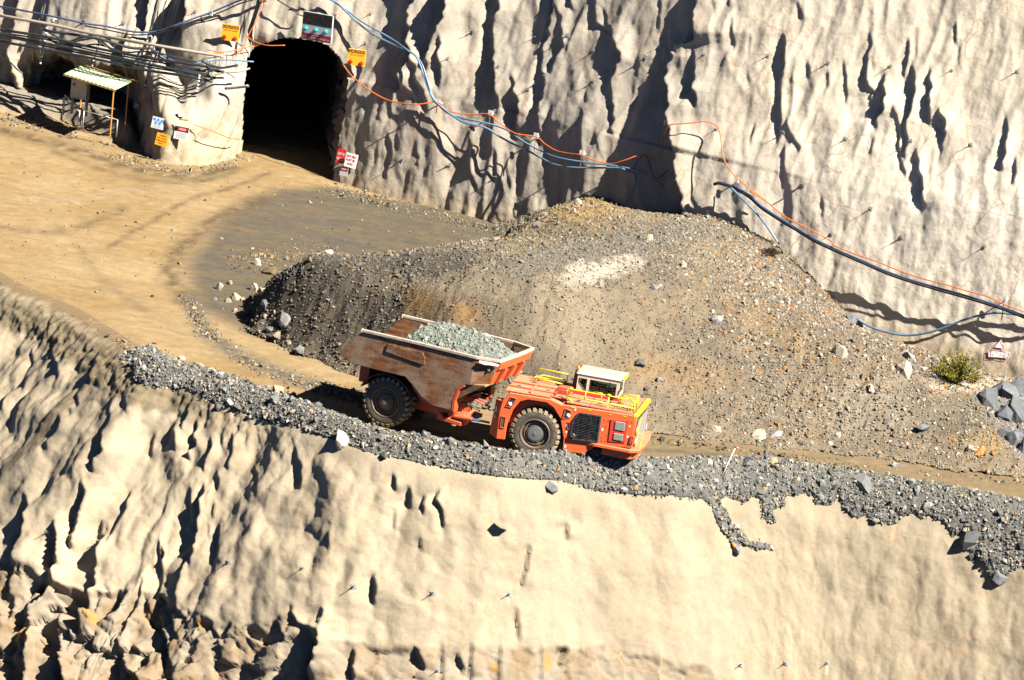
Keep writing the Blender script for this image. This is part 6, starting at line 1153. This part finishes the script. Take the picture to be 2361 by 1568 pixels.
# ------------------------------------------------------------------ shrub, marker stick and bits along the bench
m_leaf = rockmat('shrub_leaf', bs=4.0, bd=0.01, bstr=0.1, var=0.3); rg = np.random.default_rng(31)
def shrub(D, h, n, cols, label, name='shrub', spread=1.0, lift=0.9):
    base = np.array(heap_at(D)); r_ = empty(name, tuple(base)); tag(r_, label, 'shrub'); V = []; F = []; Cc = []; b = MB()
    for k in range(n):
        a = rg.uniform(0, 2 * math.pi); el = rg.uniform(0.45, 1.4); L_ = h * rg.uniform(0.65, 1.05); d = np.array([math.cos(a) * math.cos(el) * spread, math.sin(a) * math.cos(el) * spread, math.sin(el) * lift])
        P = [d * L_ * t_ + np.array([0, 0, 0.18 * h * t_ * (1 - t_)]) for t_ in np.linspace(0, 1, 5)]; b.tube([tuple(x) for x in P], [0.018, 0.014, 0.01, 0.007, 0.004], 4)
        for q in range(26):
            t_ = rg.uniform(0.2, 1.0); c0 = d * L_ * t_ + np.array([0, 0, 0.18 * h * t_ * (1 - t_)]); ld = d / np.linalg.norm(d) * 0.5 + rg.normal(size=3) * 0.55; ld /= np.linalg.norm(ld); sd = np.cross(ld, rg.normal(size=3)); sd /= np.linalg.norm(sd); ll = rg.uniform(0.07, 0.16); i = len(V); V += [c0, c0 + ld * ll * 0.5 + sd * 0.018, c0 + ld * ll, c0 + ld * ll * 0.5 - sd * 0.018]; F.append((i, i + 1, i + 2, i + 3)); Cc += [np.array(cols[rg.integers(len(cols))]) * rg.uniform(0.7, 1.3)] * 4
    mesh_np('foliage', np.array(V), np.array(F), m_leaf, False, {'Col': np.array(Cc)}, parent=r_); b.build('stem', m_chain, r_)
bvh_heap = BVHTree.FromPolygons([tuple(v) for v in hv], [tuple(f) for f in HF])
def heap_at(D):
    d = Vector(ray([D])[0]).normalized(); h = bvh_heap.ray_cast(CV, d); w = bvh_wall.ray_cast(CV, d)
    if h[0] is None or (w[0] is not None and w[3] < h[3]): return Vector(gnd([D])[0]) if w[0] is None else w[0]
    return h[0]
shrub((2205, 884), 1.55, 95, [(0.14, 0.155, 0.008), (0.20, 0.185, 0.01), (0.08, 0.10, 0.006), (0.26, 0.20, 0.03)], 'olive green bushy shrub at the foot of the rock face on the right')
shrub((2245, 885), 0.5, 12, [(0.25, 0.19, 0.05), (0.20, 0.15, 0.03)], 'dry yellow tuft beside the green shrub', 'dry_tuft')
shrub((1775, 590), 0.62, 30, [(0.05, 0.035, 0.02), (0.03, 0.025, 0.02)], 'dead dark brush lying on the right shoulder of the gravel heap', 'dead_brush', 1.1, 0.55)
bvh_berm = BVHTree.FromPolygons([tuple(v) for v in bvf], [tuple(f) for f in BF])
def berm_at(D):
    d = Vector(ray([D])[0]).normalized(); h = bvh_berm.ray_cast(CV, d); return h[0] if h[0] is not None else Vector(gnd([D])[0])
pb_ = np.array(berm_at((1666, 1094))); pt = pb_ + (RGT * (30) + UPV * (62)) * (245 / K); b = MB(); b.tube([tuple(pb_ - 0.1 * (pt - pb_)), tuple(pb_ + 0.93 * (pt - pb_))], 0.022, 8); b.m = 1; b.tube([tuple(pb_ + 0.93 * (pt - pb_)), tuple(pt)], 0.03, 8); tag(b.build('marker_stick', [m_por, m_sred], None, None, 0, True), 'white marker stick with a red tip leaning out of the rubble berm', 'marker stick')

# ------------------------------------------------------------------ single rocks
t_grey = [(0.155, 0.16, 0.158), (0.115, 0.122, 0.125), (0.20, 0.205, 0.20), (0.085, 0.092, 0.096)]
t_pale = [(0.36, 0.30, 0.22), (0.30, 0.26, 0.20), (0.42, 0.36, 0.28)]
rmats = {}
def rockm(c):
    k = tuple(round(x, 3) for x in c)
    if k not in rmats:
        t = NT('rock_' + str(len(rmats))); co = t.obj(); n = t.noise(5, 6, 0.7, co); t.color(t.mix(t.ramp(n, [(0.3, 0.0), (0.7, 1.0)]), tuple(x * 0.55 for x in c), tuple(x * 0.98 for x in c))); t.rough(0.9, 0, 0.2); t.bump(n, 0.5, 0.04); rmats[k] = t.m
    return rmats[k]
P2, F2 = stone_protos(10, 77, 0.75, 0.13)
def subdiv(v, f, rg_):
    """one split of the triangles with a little roughness, so a big rock is not an icosahedron"""
    V = [tuple(x) for x in v]; c = {}; F = []
    def mid(a, b_):
        k = (min(a, b_), max(a, b_))
        if k not in c: m = (np.array(V[a]) + np.array(V[b_])) / 2 * (1 + 0.05 * rg_.normal()); c[k] = len(V); V.append(tuple(m))
        return c[k]
    for a, b_, d in f: x, y, z = mid(a, b_), mid(b_, d), mid(d, a); F += [(a, x, z), (x, b_, y), (z, y, d), (x, y, z)]
    return np.array(V), np.array(F)
rk_mesh = {}
def rock(p, size, c, label, group, name='rock', rot=None):
    k = (int(rg.integers(10)), tuple(round(x, 3) for x in c))
    if k not in rk_mesh:
        v, f = subdiv(P2[k[0]], PF, rg); o = mesh_np(name, v, f, rockm(c), False); rk_mesh[k] = o.data; bpy.data.objects.remove(o)
    o = bpy.data.objects.new(name, rk_mesh[k]); COL.objects.link(o); o.location = p; o.rotation_euler = rot if rot is not None else tuple(rg.uniform(0, 6.28, 3)); s = size * rg.uniform(0.85, 1.2, 3); o.scale = tuple(s)
    return tag(o, label, 'rock', group)
cand2 = cand[(BW.ravel()[cand] > -1.3)]
for i in rg.choice(cand2, 230, replace=False):
    sz_ = min(0.07 + 0.075 * rg.gamma(1.2, 0.6), 0.29); rock(tuple(bvf[i] + np.array([0, 0, 0.2 * sz_])), sz_, t_grey[rg.choice(4, p=[.4, .3, .15, .15])], 'broken grey rock lying on the rubble berm along the road', 'grey rocks on the rubble berm')
for D, s_, c, lab in (((1995, 1113), 0.52, t_grey[0], 'flat grey slab half buried in the rubble right of the marker stick'), ((1272, 1128), 0.36, t_grey[1], 'dark block of rock on the berm edge below the front of the truck'), ((2240, 1240), 0.50, t_grey[3], 'large dark slab on the berm at the far right'), ((792, 1024), 0.5, t_pale[2], 'cream boulder stuck in the cliff top below the rear wheel'), ((640, 905), 0.34, t_pale[0], 'tan lump of rock on the berm behind the truck'), ((420, 828), 0.24, t_pale[2], 'white rock at the road edge where the berm begins'), ((362, 832), 0.26, t_grey[1], 'dark rock at the left end of the berm'), ((2305, 1330), 0.4, t_grey[1], 'dark rock fallen onto the cliff below the right end of the berm'), ((1700, 1262), 0.3, t_grey[0], 'grey rock at the foot of the narrow rubble tongue on the cliff')):
    p = np.array(berm_at(D)); pc_ = np.array(hitc(D)[0]); p = p if np.linalg.norm(p - CAM) < np.linalg.norm(pc_ - CAM) + 2 else pc_
    rock(tuple(p), s_, c, lab, None)
for D, s_, c, lab in (((1750, 1008), 0.42, t_pale[2], 'pale angular boulder at the toe of the heap ahead of the truck'), ((1790, 1005), 0.34, t_grey[2], 'grey boulder just right of the pale one at the heap toe'), ((1650, 992), 0.26, t_pale[1], 'pale rock at the heap toe close to the truck'), ((2240, 1040), 0.30, t_pale[2], 'white rock near the road on the right'), ((2060, 1075), 0.28, t_grey[2], 'grey rock near the road below the ochre patch'), ((1937, 818), 0.40, t_pale[1], 'squat pale boulder on the lower right slope of the heap'), ((1960, 745), 0.40, t_grey[1], 'dark boulder where the heap meets the rock face'), ((1985, 750), 0.34, t_grey[2], 'grey boulder beside the dark one at the edge of the heap'), ((2085, 855), 0.46, t_pale[1], 'big pale rounded boulder left of the shrub'), ((2095, 828), 0.34, t_grey[2], 'grey boulder resting above the pale rounded one'), ((2282, 925), 0.75, t_grey[3], 'long dark grey slab at the right edge of the heap'), ((2345, 960), 0.8, t_grey[3], 'big dark boulder at the far right edge'), ((2320, 1005), 0.5, t_grey[3], 'grey boulder below the long slab on the right'), ((2130, 990), 0.34, t_grey[1], 'dark boulder in the small brown mound on the right'), ((2262, 1045), 0.30, (0.34, 0.16, 0.05), 'rusty orange rock near the right end of the road'), ((1510, 668), 0.24, t_grey[2], 'pale grey rock high on the heap'), ((1652, 740), 0.26, t_grey[2], 'round grey rock alone on the middle of the heap'), ((655, 748), 0.36, t_grey[0], 'smooth green-grey boulder at the left foot of the heap'), ((620, 630), 0.45, (0.12, 0.09, 0.05), 'brown boulder behind the left nose of the heap'), ((592, 612), 0.25, t_pale[2], 'white rock behind the left nose of the heap'), ((690, 812), 0.28, t_grey[1], 'dark rock near the road edge left of the truck'), ((2010, 900), 0.28, t_pale[2], 'white rock on the pale fan right of the heap')):
    rock(tuple(np.array(heap_at(D)) + np.array([0, 0, s_ * 0.2])), s_, c, lab, None)
for k, (x, y, s_) in enumerate(((2300, 905, 0.55), (2330, 915, 0.7), (2358, 905, 0.6), (2345, 940, 0.5), (2310, 960, 0.45), (2335, 1020, 0.4), (2360, 1035, 0.5))):
    rock(tuple(np.array(heap_at((x, y))) + np.array([0, 0, 0.1])), s_, (0.115, 0.122, 0.135) if k % 2 else (0.085, 0.092, 0.105), 'blue-grey boulder heaped in the outcrop at the far right edge', 'blue-grey boulders at the far right edge')
for k in range(20):                                    # pale rocks tipped beside the left foot of the heap
    x, y = [(500, 690), (520, 700), (545, 685), (560, 700), (580, 690), (600, 680), (535, 715), (560, 725), (590, 715), (610, 735), (570, 745), (600, 760), (625, 755), (640, 780), (510, 668), (530, 660), (615, 700), (580, 672), (640, 720), (655, 790)][k % 20]
    D = (x + rg.uniform(-9, 9), y + rg.uniform(-7, 7)); s_ = rg.uniform(0.10, 0.30); p = np.array(heap_at(D)); rock(tuple(p + np.array([0, 0, s_ * 0.25])), s_, ((0.25, 0.20, 0.135), (0.20, 0.165, 0.12), (0.29, 0.245, 0.18))[k % 3] if k % 4 else t_grey[k % 3], 'pale broken rock dumped by the left foot of the heap', 'pale rocks by the left foot of the heap')
MRv = MRW
for k in range(20):                                    # larger blocks of the load
    i = rg.choice(np.nonzero((LVt[:, 0] > 0.1) & (LVt[:, 0] < 4.1) & (np.abs(LVt[:, 1]) < 1.4))[0]); p = MRW[:3, :3] @ LVt[i] + MRW[:3, 3]; s_ = rg.uniform(0.08, 0.17)
    rock(tuple(p + np.array([0, 0, 0.3 * s_])), s_, (0.19, 0.21, 0.185), 'block of pale grey ore lying on the load of the truck', 'large blocks on the truck load')
for k in range(60):
    i = rg.choice(np.nonzero(hk & (qx.ravel() > 700) & (qx.ravel() < 2340) & (PH.ravel() > 0.1))[0]); s_ = min(0.09 + 0.07 * rg.gamma(1.1, 0.7), 0.3)
    rock(tuple(hv[i] + np.array([0, 0, s_ * 0.3])), s_, (t_pale + t_grey)[rg.integers(7)], 'loose rock lying on the slope of the gravel heap', 'loose rocks on the gravel heap')
# small stones scattered over the pit floor, along the wall foot and the inner road edge
def along(pts, n, wpx, hpx):
    q = catmull(pts, n); return np.c_[q[:, 0] + rg.normal(size=n) * wpx, q[:, 1] + rg.normal(size=n) * hpx]
S_ = np.concatenate([along([(435, 690), (470, 760), (540, 815), (620, 855), (740, 890), (850, 925)], 1800, 10, 8), along([(0, 268), (120, 300), (260, 350), (330, 378), (450, 392), (560, 365)], 1100, 20, 7), along([(775, 432), (900, 470), (1050, 500), (1150, 525)], 900, 22, 9), along([(560, 610), (640, 590), (760, 585)], 500, 22, 12), along([(1450, 1008), (1700, 1035), (1900, 1065), (2361, 1115)], 350, 20, 4), np.c_[rg.uniform(0, 1100, 900), rg.uniform(280, 900, 900)], along([(200, 770), (330, 815), (500, 870), (700, 945), (830, 985)], 900, 22, 5)])
gp = gnd(S_); okx = (np.interp(gp[:, 0], cc[:, 0], cc[:, 1]) + 0.5 < gp[:, 1]); gp = gp[okx]
pc2 = pal[rg.choice(7, len(gp), p=[.25, .15, .15, .1, .15, .15, .05])] * np.array([0.95, 0.82, 0.62]); gp[:, 2] -= dep(gp[:, 0], gp[:, 1]) - 0.01
SV, SF, SCc = scatter(gp, np.minimum(0.02 + 0.03 * rg.gamma(1.1, 0.7, len(gp)), 0.16), pc2, rg)
tag(mesh_np('loose_stones', SV, SF, m_stone, False, {'Col': np.clip(SCc, 0.01, 0.8)}), 'small loose stones scattered over the pit floor and road edges', 'loose stones', kind='stuff')
